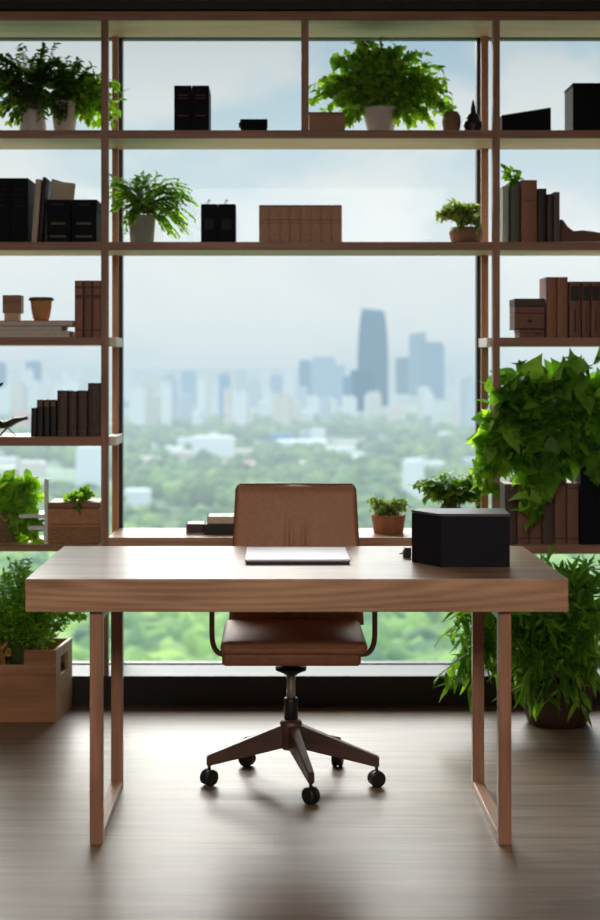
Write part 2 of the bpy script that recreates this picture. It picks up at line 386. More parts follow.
# ------------------------------------------------------------------ desk
TZ, TB, DX0, DX1, DY0, DY1 = .748, .656, -.695, .816, 4.09, 4.84
desk = thing('desk', 'long oak desk with thick top on two loop legs in front of the window', 'desk', ((DX0+DX1)/2, (DY0+DY1)/2, 0))
ox, oy = desk.location.x, desk.location.y
MB().box(DX0-ox, DX1-ox, DY0-oy, DY1-oy, TB, TZ, .003, 2).build('tabletop', 'desk', desk)
for lx0, lx1 in ((X(90, 4.125), X(103, 4.125)), (X(498, 4.125), X(511, 4.125))):
    MB().box(lx0-ox, lx1-ox, 4.115-oy, 4.150-oy, 0, TB, .003).build('leg', 'leg', desk)
    MB().box(lx0-ox, lx1-ox, 4.65-oy, 4.685-oy, 0, TB, .003).build('leg', 'leg', desk)
    MB().box(lx0-ox+.0005, lx1-ox-.0005, 4.150-oy, 4.65-oy, 0, .028, .002).build('floor_rail', 'rail', desk)
    MB().box(lx0-ox+.0005, lx1-ox-.0005, 4.150-oy, 4.65-oy, TB-.03, TB, .002).build('top_rail', 'rail', desk)

# ------------------------------------------------------------------ office chair
cxw, cyw = X(291, 4.75), 4.75
ch = thing('office_chair', 'tan leather swivel office chair on a five-star wooden base behind the desk', 'chair', (cxw, cyw, 0))
def puff(x0, x1, y0, y1, z0, z1, bev, crown, nx=14, ny=12):
    b = MB(); b.box(x0, x1, y0, y1, z0, z1, bev, 4, True)
    bmesh.ops.subdivide_edges(b.bm, edges=[e for e in b.bm.edges if e.calc_length() > .1], cuts=9, use_grid_fill=True)
    cx_, cy_ = (x0+x1)/2, (y0+y1)/2
    for v in b.bm.verts:
        if v.co.z > (z0+z1)/2:
            u = max(0, 1-((v.co.x-cx_)/((x1-x0)/2))**2)*max(0, 1-((v.co.y-cy_)/((y1-y0)/2))**2)
            v.co.z += crown*u
    return b
sx = .235
puff(X(220, 4.5)-cxw, X(368, 4.5)-cxw, -.25, .17, .455, .495, .02, .012).build('seat', 'leather', ch, smooth=True)
b = MB(); b.box(X(222, 4.52)-cxw, X(361, 4.52)-cxw, -.238, .16, .418, .46, .012, 3, True)
b.build('seat_shell', 'leather_d', ch, smooth=True)
# backrest: slightly reclined, curved pad
def backrest():
    b = MB(); nx, nz = 72, 30
    grid = {}
    zb_, zt_ = .47, .930
    for side in (0, 1):
        for i in range(nx+1):
            for j in range(nz+1):
                u, v = i/nx*2-1, j/nz
                hw = .203+.019*(1-v)
                x = u*hw
                # rounded plan corners
                z = zb_+(zt_-zb_)*v
                er = max(0, abs(u)-.93)/.07; ez = max(0, abs(v*2-1)-.93)/.07
                edge = math.sqrt(max(0, 1-min(1, max(er, ez))**2))
                yc = .20+.13*v**1.2-.012*math.cos(u*PI/2)*0+.018*(u*u)*-1+.018
                th = .026*(.35+.65*edge)
                y = yc-th if side == 0 else yc+th
                if side == 0:   # two soft vertical creases low on the pad
                    for uc in (-.14, .12):
                        y += .008*(math.exp(-((u-uc)/.03)**2)-.8*math.exp(-((u-uc-.06)/.04)**2))*max(0, 1-((v-.38)/.42)**2)
                    y += -.004*math.sin(v*9)*math.cos(u*3)
                grid[side, i, j] = b.bm.verts.new((x+.020, y, z))
    for i in range(nx):
        for j in range(nz):
            b.bm.faces.new((grid[0, i, j], grid[0, i+1, j], grid[0, i+1, j+1], grid[0, i, j+1]))
            b.bm.faces.new((grid[1, i, j], grid[1, i, j+1], grid[1, i+1, j+1], grid[1, i+1, j]))
    rim = [(i, 0) for i in range(nx)]+[(nx, j) for j in range(nz)]+[(i, nz) for i in range(nx, 0, -1)]+[(0, j) for j in range(nz, 0, -1)]
    for k in range(len(rim)):
        a, c = rim[k], rim[(k+1) % len(rim)]
        b.bm.faces.new((grid[0, *a], grid[1, *a], grid[1, *c], grid[0, *c]))
    bmesh.ops.recalc_face_normals(b.bm, faces=b.bm.faces[:])
    return b
bk = backrest().build('backrest', 'leather', ch, smooth=True)
# piping round the front edge of the backrest
pp = []
for (u, v) in [(-1, 0), (-1, .5), (-1, .97), (-.96, 1), (0, 1), (.96, 1), (1, .97), (1, .5), (1, 0)]:
    pp.append((u*(.203+.019*(1-v))+.020, .20+.13*v**1.2+.018-.018*u*u, .47+.460*v))
MB().tube(pp, .0055, 6).build('piping', 'leather_d', bk)
MB().box(-.09, .09, .10, .232, .43, .475, .01, 2).build('back_bracket', 'black', ch)
for sg in (-1, 1):
    pts = catmull([(sg*.20, -.13, .435), (sg*.235, -.13, .44), (sg*.2535, -.13, .475), (sg*.2555, -.13, .55), (sg*.2555, -.12, .605), (sg*.2555, -.08, .628), (sg*.2555, .08, .632), (sg*.2555, .19, .634), (sg*.215, .262, .634)], 6)
    MB().tube([(p.x+.006, p.y, p.z) for p in pts], .0085, 10).build('armrest', 'bronze', ch)
MB().lathe([(.0, .418), (.03, .418), (.03, .372), (.05, .370), (.05, .360), (.026, .350), (.019, .343), (0, .343)], 28).build('tilt_mechanism', 'black', ch)
MB().lathe([(0, .39), (.0145, .39), (.0145, .25), (0, .25)], 24).build('gas_column', 'chrome', ch)
MB().lathe([(0, .27), (.0215, .27), (.0225, .262), (.0225, .165), (0, .165)], 24).build('column_sleeve', 'black', ch)
MB().lathe([(0, .205), (.03, .2), (.036, .19), (.036, .118), (.028, .105), (0, .105)], 28).build('hub', 'darkwood', ch)
for (rx, ry) in ((.058, -.245), (-.262, -.045), (.272, -.06), (-.145, .18), (.158, .18)):
    d = Vector((rx, ry, 0)); L = d.length; u = d.normalized(); w = Vector((-u.y, u.x, 0))
    b = MB(); ring = []
    N = 7
    for k in range(N):
        t = k/(N-1); r_ = .025+t*(L-.025+.008)
        dz = -.022*(1-t) if ry > .1 else 0; zt_ = .188-.092*t+dz; zb_ = .112-.05*t+dz*.3; hw = .017-.007*t
        ring.append([b.bm.verts.new(u*r_+w*sgn*hw+Vector((0, 0, zz))) for sgn, zz in ((-1, zb_), (1, zb_), (1, zt_), (-1, zt_))])
    fs = []
    for a, c in zip(ring, ring[1:]):
        for i in range(4): fs.append(b.bm.faces.new((a[i], a[(i+1) % 4], c[(i+1) % 4], c[i])))
    fs += [b.bm.faces.new(ring[0][::-1]), b.bm.faces.new(ring[-1])]
    bmesh.ops.recalc_face_normals(b.bm, faces=fs)
    bmesh.ops.bevel(b.bm, geom=[e for e in b.bm.edges if len(e.link_faces) == 2 and e.calc_face_angle() > .8], offset=.003, segments=2, affect='EDGES')
    b.build('base_leg', 'darkwood', ch)
    cst = MB().tube([(rx, ry, .075), (rx, ry, .035)], .0055, 10).build('caster', 'black', ch)
    th = math.atan2(ry, rx)+PI/2+.5
    ax = Vector((math.cos(th), math.sin(th), 0))
    for sgn in (-1, 1):
        c0 = Vector((rx, ry, .026))+ax*sgn*.004; c1 = Vector((rx, ry, .026))+ax*sgn*.018
        MB().tube([c0, c0+ax*sgn*.001, c1-ax*sgn*.003, c1], [.024, .026, .026, .021], 22).build('wheel', 'black', cst)
    hood = []
    MB().tube([Vector((rx, ry, .026))+ax*k*.004+Vector((0, 0, 0)) for k in (-1, 1)], .023, 18).build('axle', 'black', cst)

# ------------------------------------------------------------------ things on the desk
lw0, lw1, ld0, ld1 = X(245, 4.4), X(350.5, 4.4), 4.395, 4.70
lap = thing('laptop', 'closed silver laptop lying at the middle of the desk', 'laptop', ((lw0+lw1)/2, (ld0+ld1)/2, TZ))
hw, hd = (lw1-lw0)/2, (ld1-ld0)/2
MB().box(-hw+.004, hw-.004, -hd+.004, hd-.004, 0, .006, .002).build('base', 'laptopbase', lap)
MB().box(-hw, hw, -hd, hd, .006, .0145, .003, 3).build('lid', 'silver', lap)

bxl = thing('storage_box', 'large matte black five-sided box on the right of the desk', 'box', (.56, 4.42, TZ))
foot = [(.413-.56, 4.452-4.42), (.488-.56, 4.33-4.42), (.691-.56, 4.33-4.42), (.700-.56, 4.50-4.42), (.455-.56, 4.505-4.42)]
MB().prism(foot, 0, .148, .0015).build('body', 'blackbox', bxl)
MB().prism([(a*1.004, c*1.004) for a, c in foot], .149, .157, .0015).build('lid', 'blacklid', bxl)
clp = thing('binder_clip', 'small black metal clip lying on the desk against the black box', 'clip', (X(407, 4.56), 4.56, TZ))
MB().prism([(-.013, 0), (.012, 0), (.012, .03), (-.006, .03), (-.013, .016)], -.014, .014, .001, axis='Y').build('clip_body', 'black', clp)
MB().tube(catmull([(-.012, -.008, .012), (-.022, -.008, .011), (-.022, .008, .011), (-.012, .008, .012)], 4), .0012, 6).build('wire_handle', 'chrome', clp)

# ------------------------------------------------------------------ books
def book(w, h, d, cover, label, cat='book', loc=(0, 0, 0), group=None, bands=(), label_mat='gold', round_spine=True, tilt=0., pages='pages', name='book', rotz=0.):
    """upright book, spine toward the room: cover (spine and two boards), page_block, spine_label"""
    t = thing(name, label, cat, loc, rotz, group)
    if tilt: t.rotation_euler = (0, tilt, rotz)
    b = MB(); k = .0025
    if round_spine:
        n = 6; poly = [(-w/2+.0, .004)]+[(-w/2*math.cos(PI*i/n), .004-.004*math.sin(PI*i/n)) for i in range(1, n)]+[(w/2, .004), (w/2, .010), (-w/2, .010)]
        b.prism(poly, 0, h)
    else: b.box(-w/2, w/2, 0, .006, 0, h, .0008)
    b.box(-w/2, -w/2+k, .004, d, 0, h); b.box(w/2-k, w/2, .004, d, 0, h)
    b.build('cover', cover, t)
    MB().box(-w/2+k, w/2-k, .010, d-.004, .003, h-.004).build('page_block', pages, t)
    for (z0, z1, fr) in bands:
        MB().box(-w/2*fr, w/2*fr, -.0012 if round_spine else -.0008, .003, h*z0, h*z1).build('spine_label', label_mat, t)
    return t
DB = 5.845     # spines a little behind the shelf's front edge
def book_px(x0, x1, ytop, zshelf, cover, label, D=DB, d=.15, **kw):
    w = (x1-x0)*D/F; top = Z(ytop, D)
    return book(w-.001, top-zshelf, d, cover, label, loc=(X((x0+x1)/2, D), D, zshelf), **kw)

# top row
for i, (a, c) in enumerate(((174, 191.3), (191.9, 209))):
    book_px(a, c, 85.5, S1, 'navy', f"{('left', 'right')[i]}-hand black binder of the pair standing on the top shelf", group='black binders on the top shelf', cat='binder', name='binder',
            bands=((.78, .8, .6), (.72, .735, .6), (.34, .36, .6)), label_mat='redprint', round_spine=False, d=.2)
def carton(name, x0, x1, yt, zsh, mat, label, cat, D=5.86, d=.14, lid=None, bev=.002, group=None):
    t = thing(name, label, cat, (X((x0+x1)/2, D), D, zsh), 0, group)
    w = (x1-x0)*D/F; h = Z(yt, D)-zsh
    if lid:
        MB().box(-w/2+.002, w/2-.002, .002, d-.002, 0, h*(1-lid), bev).build('body', mat, t)
        MB().box(-w/2, w/2, 0, d, h*(1-lid), h, bev).build('lid', mat, t)
    else: MB().box(-w/2, w/2, 0, d, 0, h, bev).build('body', mat, t)
    return t, w, h, d
t, w, h, d = carton('small_box', 240, 267.5, 119, S1, 'blackmatte', 'small low black box beside the binders on the top shelf', 'box', lid=.25)
MB().box(-w/2-.006, -w/2+.002, .02, .10, h*.62, h*.8, .001).build('tab', 'blackmatte', t)
# wedge folder box and tall box, top right
D = 5.86; t = thing('magazine_file', 'black box with a sloping top on the right of the top shelf', 'box', (X(526.5, D), D, S1))
w = X(551, D)-X(502, D); h0, h1 = Z(115, D)-S1, Z(107.5, D)-S1
MB().prism([(-w/2, 0), (w/2, 0), (w/2, h1), (-w/2, h0)], 0, .12, .0015, axis='Y').build('body', 'blackmatte', t)
MB().prism([(-w/2+.004, h0-.004), (w/2-.004, h1-.004), (w/2-.004, h1), (-w/2+.004, h0)], -.001, .121, axis='Y').build('top_flap', 'blacklid', t)
D = 5.84; t = thing('tall_box', 'tall black cube-like box at the right end of the top shelf', 'box', (X(590, D), D, S1))
w = .18; h = Z(83, D)-S1
MB().box(X(573, D)-t.location.x, X(573, D)-t.location.x+w, 0, .17, 0, h-.012, .002).build('body', 'blackmatte', t)
MB().box(X(572.5, D)-t.location.x, X(573, D)-t.location.x+w+.002, -.002, .172, h-.011, h, .002).build('lid', 'blackmatte', t)
# round brown pot and finial
D = 5.93; t = thing('clay_jar', 'small round brown clay jar beside the spired ornament', 'jar', (X(451.5, D), D, S1))
rr = (461-442)/2*D/F; hh = Z(112, D)-S1
MB().lathe([(0, 0), (rr*.72, 0), (rr*.85, hh*.15), (rr, hh*.55), (rr*.95, hh*.8), (rr*.72, hh*.97), (rr*.66, hh), (rr*.58, hh*.94), (0, hh*.9)], 28).build('body', 'brownpot', t)
t = thing('spired_ornament', 'black turned ornament with a pointed spire on the top shelf', 'ornament', (X(473, D), D, S1))
u = D/F
MB().lathe([(0, 0), (9.3*u, 0), (9.3*u, 3*u), (8.2*u, 5*u), (9.5*u, 9*u), (9.2*u, 13*u), (6.5*u, 15*u), (7*u, 17*u), (6*u, 20*u), (3.2*u, 22*u), (2.6*u, 26*u), (1.6*u, 31*u), (.4*u, 35.5*u), (0, 36*u)], 28).build('body', 'finial', t)
# wooden tray planter under the big bush
D = 5.86; t = thing('wooden_box', 'low brown wooden box right of the divider on the top shelf', 'box', (X(327, D), D, S1))
w = X(345.5, D)-X(309.5, D); h = Z(112, D)-S1
MB().box(-w/2, w/2, 0, .13, 0, h*.93, .002).build('body', 'boxwood', t)
MB().box(-w/2-.001, w/2+.001, -.001, .131, h*.93, h, .001).build('lid', 'boxwood', t)

# second row, left bay
for i, (a, c) in enumerate(((-14, 9.5), (10, 28))):
    book_px(a, c, 178, S2, 'navy', ('broad black binder at the far left of the second shelf', 'black binder with gold spine lines next to the cream book')[i], group='black binders on the second shelf', cat='binder', name='binder',
            bands=((.82, .835, .6), (.74, .75, .6), (.66, .67, .6), (.56, .58, .5)), label_mat='greyprint', round_spine=False, d=.2)
book_px(31, 37, 179, S2, 'beige', 'thin cream book leaning between black books on the second shelf', tilt=.07, d=.17)
book_px(38.5, 42, 177, S2, 'blackbook', 'thin black book leaning beside the cream folder', tilt=.06, d=.17)
D = 5.90; t = thing('document_folder', 'cream folder with loose teal-edged papers leaning behind the black archive boxes', 'folder', (X(52, D), D+.04, S2)); t.rotation_euler = (0, .1, 0)
MB().box(X(44, D)-X(52, D), X(68, D)-X(52, D), 0, .004, 0, Z(181, D)-S2, .001).build('cover', 'beige', t)
MB().box(X(44.5, D)-X(52, D), X(67, D)-X(52, D), .005, .014, 0, Z(180, D)-S2).build('paper_sheaf', 'pages', t)
MB().prism([(X(43, D)-X(52, D), Z(183, D)-S2), (X(62, D)-X(52, D), Z(183.5, D)-S2), (X(62, D)-X(52, D), Z(181, D)-S2), (X(43, D)-X(52, D), Z(177.5, D)-S2)], .015, .019, axis='Y').build('teal_sheet', 'tealp', t)
for i, (a, c) in enumerate(((46, 70.8), (71.4, 97))):
    t, w, h, d = carton('archive_box', a, c, 199.5, S2, 'navy', ('left black archive box with small gold labels on the second shelf', 'right black archive box with small gold labels beside the post')[i], 'box', D=5.84, d=.18, lid=.24, group='black archive boxes')
    for zf, hw_ in ((.42, .3), (.12, .34), (.86, .25)): MB().box(-w*hw_, w*hw_*.9, -.0012, .002, h*zf, h*(zf+.05)).build('label_plate', 'gold' if zf < .8 else 'greyprint', t)

# second row, centre: two black binders with hooks
for i, (a, c) in enumerate(((200.8, 217.5), (218, 235.5))):
    t = book_px(a, c, 204, S2, 'navy', f"{('left', 'right')[i]}-hand black case of the hooked pair beside the centre fern", group='hooked black cases on the second shelf', cat='case', name='case', bands=(), round_spine=False, d=.14)
    w = .066; h = Z(204, DB)-S2
    MB().box(-.018, .018, -.0015, .003, h*.34, h*.62, .0005).build('label_plate', 'greyprint', t)
    MB().tube(catmull([(-.006, .03, h-.002), (-.006, .03, h+.014), (-.001, .03, h+.02), (.004, .03, h+.012)], 4), .002, 6).build('hook', 'black', t)
# eight brown volumes
edges = [259, 270, 280.3, 291, 301.7, 312.3, 322.7, 333.3, 342]
first = None
bw = (342-259)/8*DB/F
for i in range(8):
    lab = f"{ORD[i]} brown volume from the left in the row of eight on the centre shelf"
    loc = (X(259, DB)+bw*(i+.5), DB, S2)
    if first is None:
        first = book(bw, Z(205, DB)-S2, .15, 'brownbook', lab, loc=loc, group='brown volumes on the centre shelf', bands=((.6, .615, .96), (.52, .53, .96), (.96, .985, .96)), label_mat='umber'); src = first
    else:
        o = copy_tree(src); o.location = loc; o['label'] = lab

# second row, right bay
book_px(503, 509, 186, S2, 'palebook', 'thin pale green book beside the right post on the second shelf', d=.13)
book_px(510.5, 520, 181, S2, 'greenbook', 'grey-green book with a leaf sprig on it, right of the post', d=.14)
book_px(521, 537.3, 180, S2, 'redbook', 'tall russet book on the right of the second shelf', d=.15, bands=((.66, .69, .5),), label_mat='umber')
book_px(538, 546.8, 188.5, S2, 'blackbook', 'black book beside the tall russet book', d=.15)
book_px(547.3, 553, 194, S2, 'darkbook', 'slim dark brown book between the black book and the grey one', d=.15)
book_px(553.6, 560, 192, S2, 'greybook', 'slim grey book at the end of the second-shelf row on the right', d=.15)
D = 5.88; t = thing('driftwood', 'low brown piece of driftwood lying at the right end of the second shelf', 'driftwood', (X(582, D), D, S2))
prof = [(561, 242), (561, 217), (564, 219), (568, 225), (574, 229.5), (582, 228.5), (592, 229.5), (606, 232), (612, 242)]
b = MB().prism([(X(a, D)-t.location.x, Z(c, D)-Z(242, D)) for a, c in prof], 0, .07, .006, 3, axis='Y', smooth=True); b.build('body', 'driftwood', t)

# third row, left bay
D = 5.845
def flat_book(name, x0, x1, z0, z1, d, cover, label, cat='book', D=5.845, group=None, edge='pages'):
    t = thing(name, label, cat, (X((x0+x1)/2, D), D, z0), 0, group)
    w = X(x1, D)-X(x0, D); h = z1-z0; k = min(.003, h*.3)
    b = MB(); b.box(-w/2, w/2, 0, d, 0, k); b.box(-w/2, w/2, 0, d, h-k, h); b.box(-w/2, -w/2+.004, 0, d, 0, h); b.build('cover', cover, t)
    MB().box(-w/2+.004, w/2-.003, .003, d-.003, k, h-k).build('page_block', edge, t); return t
zA, zB, zC, zD = S3L, Z(331, D), Z(326, D), Z(320.5, D)
flat_book('magazine', -16, 70, zA, zB, .2, 'white', 'white magazine at the bottom of the flat pile on the third shelf', 'magazine', group='flat pile on the third shelf')
flat_book('magazine', -16, 62, zB, zC, .19, 'greycover', 'grey magazine in the middle of the flat pile on the third shelf', 'magazine', group='flat pile on the third shelf')
flat_book('flat_book', -16, 73, zC, zD, .2, 'brownbook', 'brown book topping the flat pile on the third shelf', 'book', group='flat pile on the third shelf')
D = 5.9
t = thing('wooden_block_box', 'small two-tone wooden box standing on the flat pile of books', 'box', (X(12, D), D, zD))
hb, ht = Z(313, D)-zD, Z(295, D)-zD
MB().box(X(4, D)-X(12, D), X(18.5, D)-X(12, D), .006, .06, 0, hb, .001).build('base', 'palewood', t)
MB().box(X(2.5, D)-X(12, D), X(21, D)-X(12, D), 0, .066, hb, ht, .0015).build('body', 'boxwood', t)
t = thing('terracotta_cup', 'small empty tan clay pot with a green rim on the pile of books', 'pot', (X(39.5, D), D+.045, zD))
r1 = 10.6*D/F; hh = Z(297, D)-zD
MB().lathe([(0, 0), (r1*.6, 0), (r1*.78, hh*.12), (r1*.94, hh*.5), (r1*1.0, hh*.8), (r1*1.0, hh*.86), (r1*.88, hh*.86), (r1*.6, hh*.15), (0, hh*.14)], 28).build('body', 'tanpot', t)
MB().lathe([(r1*.97, hh*.86), (r1*1.16, hh*.86), (r1*1.2, hh*.93), (r1*1.12, hh), (r1*.92, hh), (r1*.86, hh*.86)], 28).build('rim', 'stem', t)
for i, (a, c) in enumerate(((74.5, 83), (83.3, 92), (92.3, 100.8))):
    book_px(a, c, 280.5, S3L, ('redbook', 'umber', 'redbook')[i], f"{('left', 'middle', 'right')[i]} one of three russet books against the left post on the third shelf", group='russet books on the third shelf', bands=((.86, .9, .9), (.68, .75, .8), (.12, .14, .9)), label_mat='darkbook', d=.15)
# fourth row, left bay
book_px(30.5, 36, 408, S4L, 'blackbook', 'short black book at the left end of the row on the fourth shelf', d=.12, tilt=.02)
for i, (a, c) in enumerate(((36.6, 43), (43.4, 49.6), (50, 56.2))):
    book_px(a, c, 400, S4L, 'blackbook', f"{('left', 'middle', 'right')[i]} of three equal black books on the fourth shelf", group='equal black books on the fourth shelf', bands=((.82, .97, .8),), label_mat='umber', d=.13)
for i, (a, c, y) in enumerate(((57, 67.5, 390.5), (68, 77, 391), (77.5, 87.2, 390.5), (87.8, 100.8, 383))):
    book_px(a, c, y, S4L, 'darkbook', ('first dark brown book right of the black three', 'second dark brown book right of the black three', 'third dark brown book, just left of the tallest one', 'tallest dark brown book, against the left post on the fourth shelf')[i], group='dark brown books on the fourth shelf', bands=((.3, .85, .12), (.1, .12, .9), (.9, .92, .9)), label_mat='gold', d=.14)
D = 5.9; t = thing('leaf_sculpture', 'dark bird-like twisted sculpture on a thin stem at the left end of the fourth shelf', 'sculpture', (X(6, D), D, S4L))
def pr(pts): return [(X(a, D)-t.location.x, 0, Z(c, D)-S4L) for a, c in pts]
MB().tube(catmull(pr([(-10, 431), (-2, 426), (8, 424), (14, 421), (20, 419.5), (27.5, 417.8)]), 5), [.013+.014*math.sin(PI*min(1, k/25*1.15)) for k in range(26)], 10, .6).build('body', 'finial', t)
MB().tube(catmull(pr([(9, 424), (12, 418.5), (14, 417)]), 4), [.018-.016*k/8 for k in range(9)], 8, .5).build('wing', 'finial', t)
MB().tube(catmull(pr([(-14, 418), (-4, 421), (6, 425), (9, 428)]), 4), [.006+.014*math.sin(PI*k/12) for k in range(13)], 8, .5).build('wing', 'finial', t)
MB().tube(catmull(pr([(8, 427), (3, 432), (-1, 436.9)]), 4), .004, 8).build('foot', 'finial', t)
MB().tube(catmull(pr([(8, 428), (12, 432), (17, 436.6)]), 4), .0022, 8).build('foot', 'finial', t)
MB().tube(catmull(pr([(-8, 431), (-8, 400), (-6, 388), (-1, 385.5), (3, 382.5)]), 4), [.004]*10+[.004+.012*math.sin(PI*k/6) for k in range(7)], 8, .5).build('neck', 'finial', t)

# third row, right bay
D = 5.845
zt1, zt2 = Z(329, D), Z(298.5, D)
t, w, h, d = carton('brown_box', 519, 544.5, 329.5, S3R, 'umber', 'flat brown box under the bigger box at the left of the right-hand third shelf', 'box', D=5.85, d=.12, lid=.4)
MB().box(w*.1, w*.42, -.0015, .002, h*.4, h*.55).build('latch', 'black', t)
z2 = S3R+h
t = thing('keepsake_box', 'dark brown lidded box with a diamond badge on the stack beside the tall book', 'box', (X(529.7, 5.845), 5.845, z2))
w = X(545, D)-X(514.5, D); h = Z(298.5, D)-z2
MB().box(-w/2+.001, w/2-.002, .002, .13, .004, h*.52, .0015).build('body', 'umber', t)
MB().box(-w/2, w/2, 0, .132, 0, .005, .001).build('base', 'blackbook', t)
MB().box(-w/2+.001, w/2-.002, .001, .131, h*.53, h*.74, .0015).build('drawer', 'umber', t)
MB().box(-w/2, w/2, 0, .132, h*.75, h, .002).build('lid', 'darkbook', t)
MB().prism([(-.012, h*.27), (0, h*.21), (.012, h*.27), (0, h*.33)], -.001, .003, axis='Y').build('badge', 'blackbook', t)
book_px(546.5, 556.8, 277, S3R, 'redbook', 'tall russet book with a cream edge standing beside the stacked boxes', d=.16)
book_px(557, 568, 277, S3R, 'redbook', 'second tall russet book, right of the one with the cream edge', d=.16)
for i, (a, c) in enumerate(((569, 581.3), (581.8, 590.4), (590.9, 601), (601.4, 612))):
    book_px(a, c, 281.5, S3R, 'umber', f"{ORD[i]} brown book with a dark spine patch, right of the tall russet pair", group='dark-patched brown books', bands=((.66, .92, .75), (.1, .5, .12)), label_mat='blackbook', d=.15)

# bottom right shelf: old brown books and black box
top5 = Z(480, DB)
ys = (484, 480, 477, 482, 479, 483)
for i in range(6):
    a = 505+i*12.4
    book_px(a, a+12, ys[i], S5R, ('darkbook', 'umber', 'umber', 'darkbook', 'umber', 'umber')[i], f"{ORD[i]} old brown book from the left under the big trailing plant", group='old brown books on the bottom right shelf', bands=((.9, .93, .9), (.08, .11, .9)), label_mat='darkbook', d=.19)
D = 5.84; t = thing('black_case', 'black case at the right end of the bottom right shelf', 'box', (X(600, D), D, S5R))
MB().box(X(580.5, D)-X(600, D), .1, 0, .2, 0, Z(466, D)-S5R-.02, .002).build('body', 'blackmatte', t)
MB().box(X(580, D)-X(600, D), .102, -.001, .202, Z(466, D)-S5R-.019, Z(466, D)-S5R, .002).build('lid', 'blackmatte', t)

# bottom left shelf: stacked baskets, white stand
D = 5.835
t = thing('wicker_box', 'woven brown box at the bottom of the stack on the lower left shelf', 'basket', (X(72, D), D, S5L), 0, 'stacked boxes on the lower left shelf')
w = X(100.5, D)-X(44, D); hA = Z(524.5, D)-S5L
MB().box(-w/2, w/2, 0, .2, 0, hA-.012, .006, 3).build('body', 'wicker', t)
MB().box(-w/2-.001, w/2+.001, -.001, .201, hA-.012, hA, .004, 2).build('rim', 'wicker_lid', t)
t = thing('fabric_box', 'rounded brown box stacked on the woven box, with ivy on top', 'basket', (X(73.5, D), D, S5L+hA), 0, 'stacked boxes on the lower left shelf')
w2 = X(100.8, D)-X(47, D); hB = Z(502.5, D)-S5L-hA
MB().box(-w2/2, w2/2, 0, .19, 0, hB*.72, .005, 2).build('body', 'wicker_lid', t)
MB().box(-w2/2, w2/2, 0, .19, hB*.72, hB, .010, 4, True).build('lid', 'boxwood', t)
IVY_Z = S5L+hA+hB
t = thing('white_stand', 'white right-angled metal display stand between the leafy plant and the boxes', 'stand', (X(46, 5.82), 5.83, S5L))
q = lambda a, c, D=5.83: (X(a, D)-t.location.x, Z(c, D)-S5L)
(x0, _), (x1, _) = q(44.3, 0), q(47.6, 0)
x0p = q(19, 0)[0]
MB().box(x0, x1, 0, .035, 0, q(0, 479)[1], .001).build('upright', 'white', t)
MB().box(x0p, x0, 0, .16, q(0, 518)[1], q(0, 514.5)[1], .001).build('tray', 'white', t)
MB().box(q(28, 0)[0], x0, .0, .1, q(0, 530)[1], q(0, 526)[1], .001).build('tray', 'white', t)

# centre shelf: books left of the chair
D = 5.95
z0 = S5C
flat_book('notebook', 186, 204, z0, z0+.040, .10, 'greycover', 'blue-grey notebook lying flat at the left of the small pile behind the chair', 'notebook', D=5.93, edge='darkbook')
flat_book('flat_book', 203.8, 246, z0+.0005, z0+.040, .15, 'blackbook', 'black book lying flat on the sill shelf behind the chair', 'book', D=5.91, edge='blackbook')
flat_book('paper_pad', 207, 244, z0+.041, z0+.070, .13, 'beige', 'cream paper pad on top of the black book behind the chair', 'notebook', D=5.92)

# ------------------------------------------------------------------ plants
def leaf_template(kind):
    """unit leaf along +x: vertices and faces, folded along the midrib and drooping at the tip"""
    if kind == 'ovate': prof = [(0, .0), (.12, .16), (.32, .27), (.55, .26), (.78, .15), (1, 0)]
    elif kind == 'lance': prof = [(0, .0), (.1, .05), (.3, .095), (.55, .09), (.8, .05), (1, 0)]
    elif kind == 'heart': prof = [(0, .0), (-.07, .14), (.0, .30), (.16, .39), (.38, .36), (.62, .22), (.82, .09), (1, 0)]
    elif kind == 'round': prof = [(0, 0), (.08, .2), (.28, .38), (.55, .42), (.82, .28), (1, 0)]
    elif kind == 'lobed':
        pts = [(0, 0), (.06, .12), (-.06, .34), (.18, .30), (.26, .56), (.42, .40), (.56, .46), (.6, .22), (.8, .22), (1, 0)]
        prof = pts
    V, Fc = [], []
    mids = []
    for x, y in prof:
        z = -.22*max(0, x)**2
        mids.append(len(V)); V.append((x if x > 0 else 0, 0, z))
        V.append((x, y, z+.3*y*(1-.5*x))); V.append((x, -y, z+.3*y*(1-.5*x)))
    n = len(prof)
    for i in range(n-1):
        a, b = 3*i, 3*(i+1)
        Fc.append((a, b, b+1, a+1)); Fc.append((a, a+2, b+2, b))
    return np.array(V), Fc
TPL = {k: leaf_template(k) for k in ('ovate', 'lance', 'heart', 'round', 'lobed')}
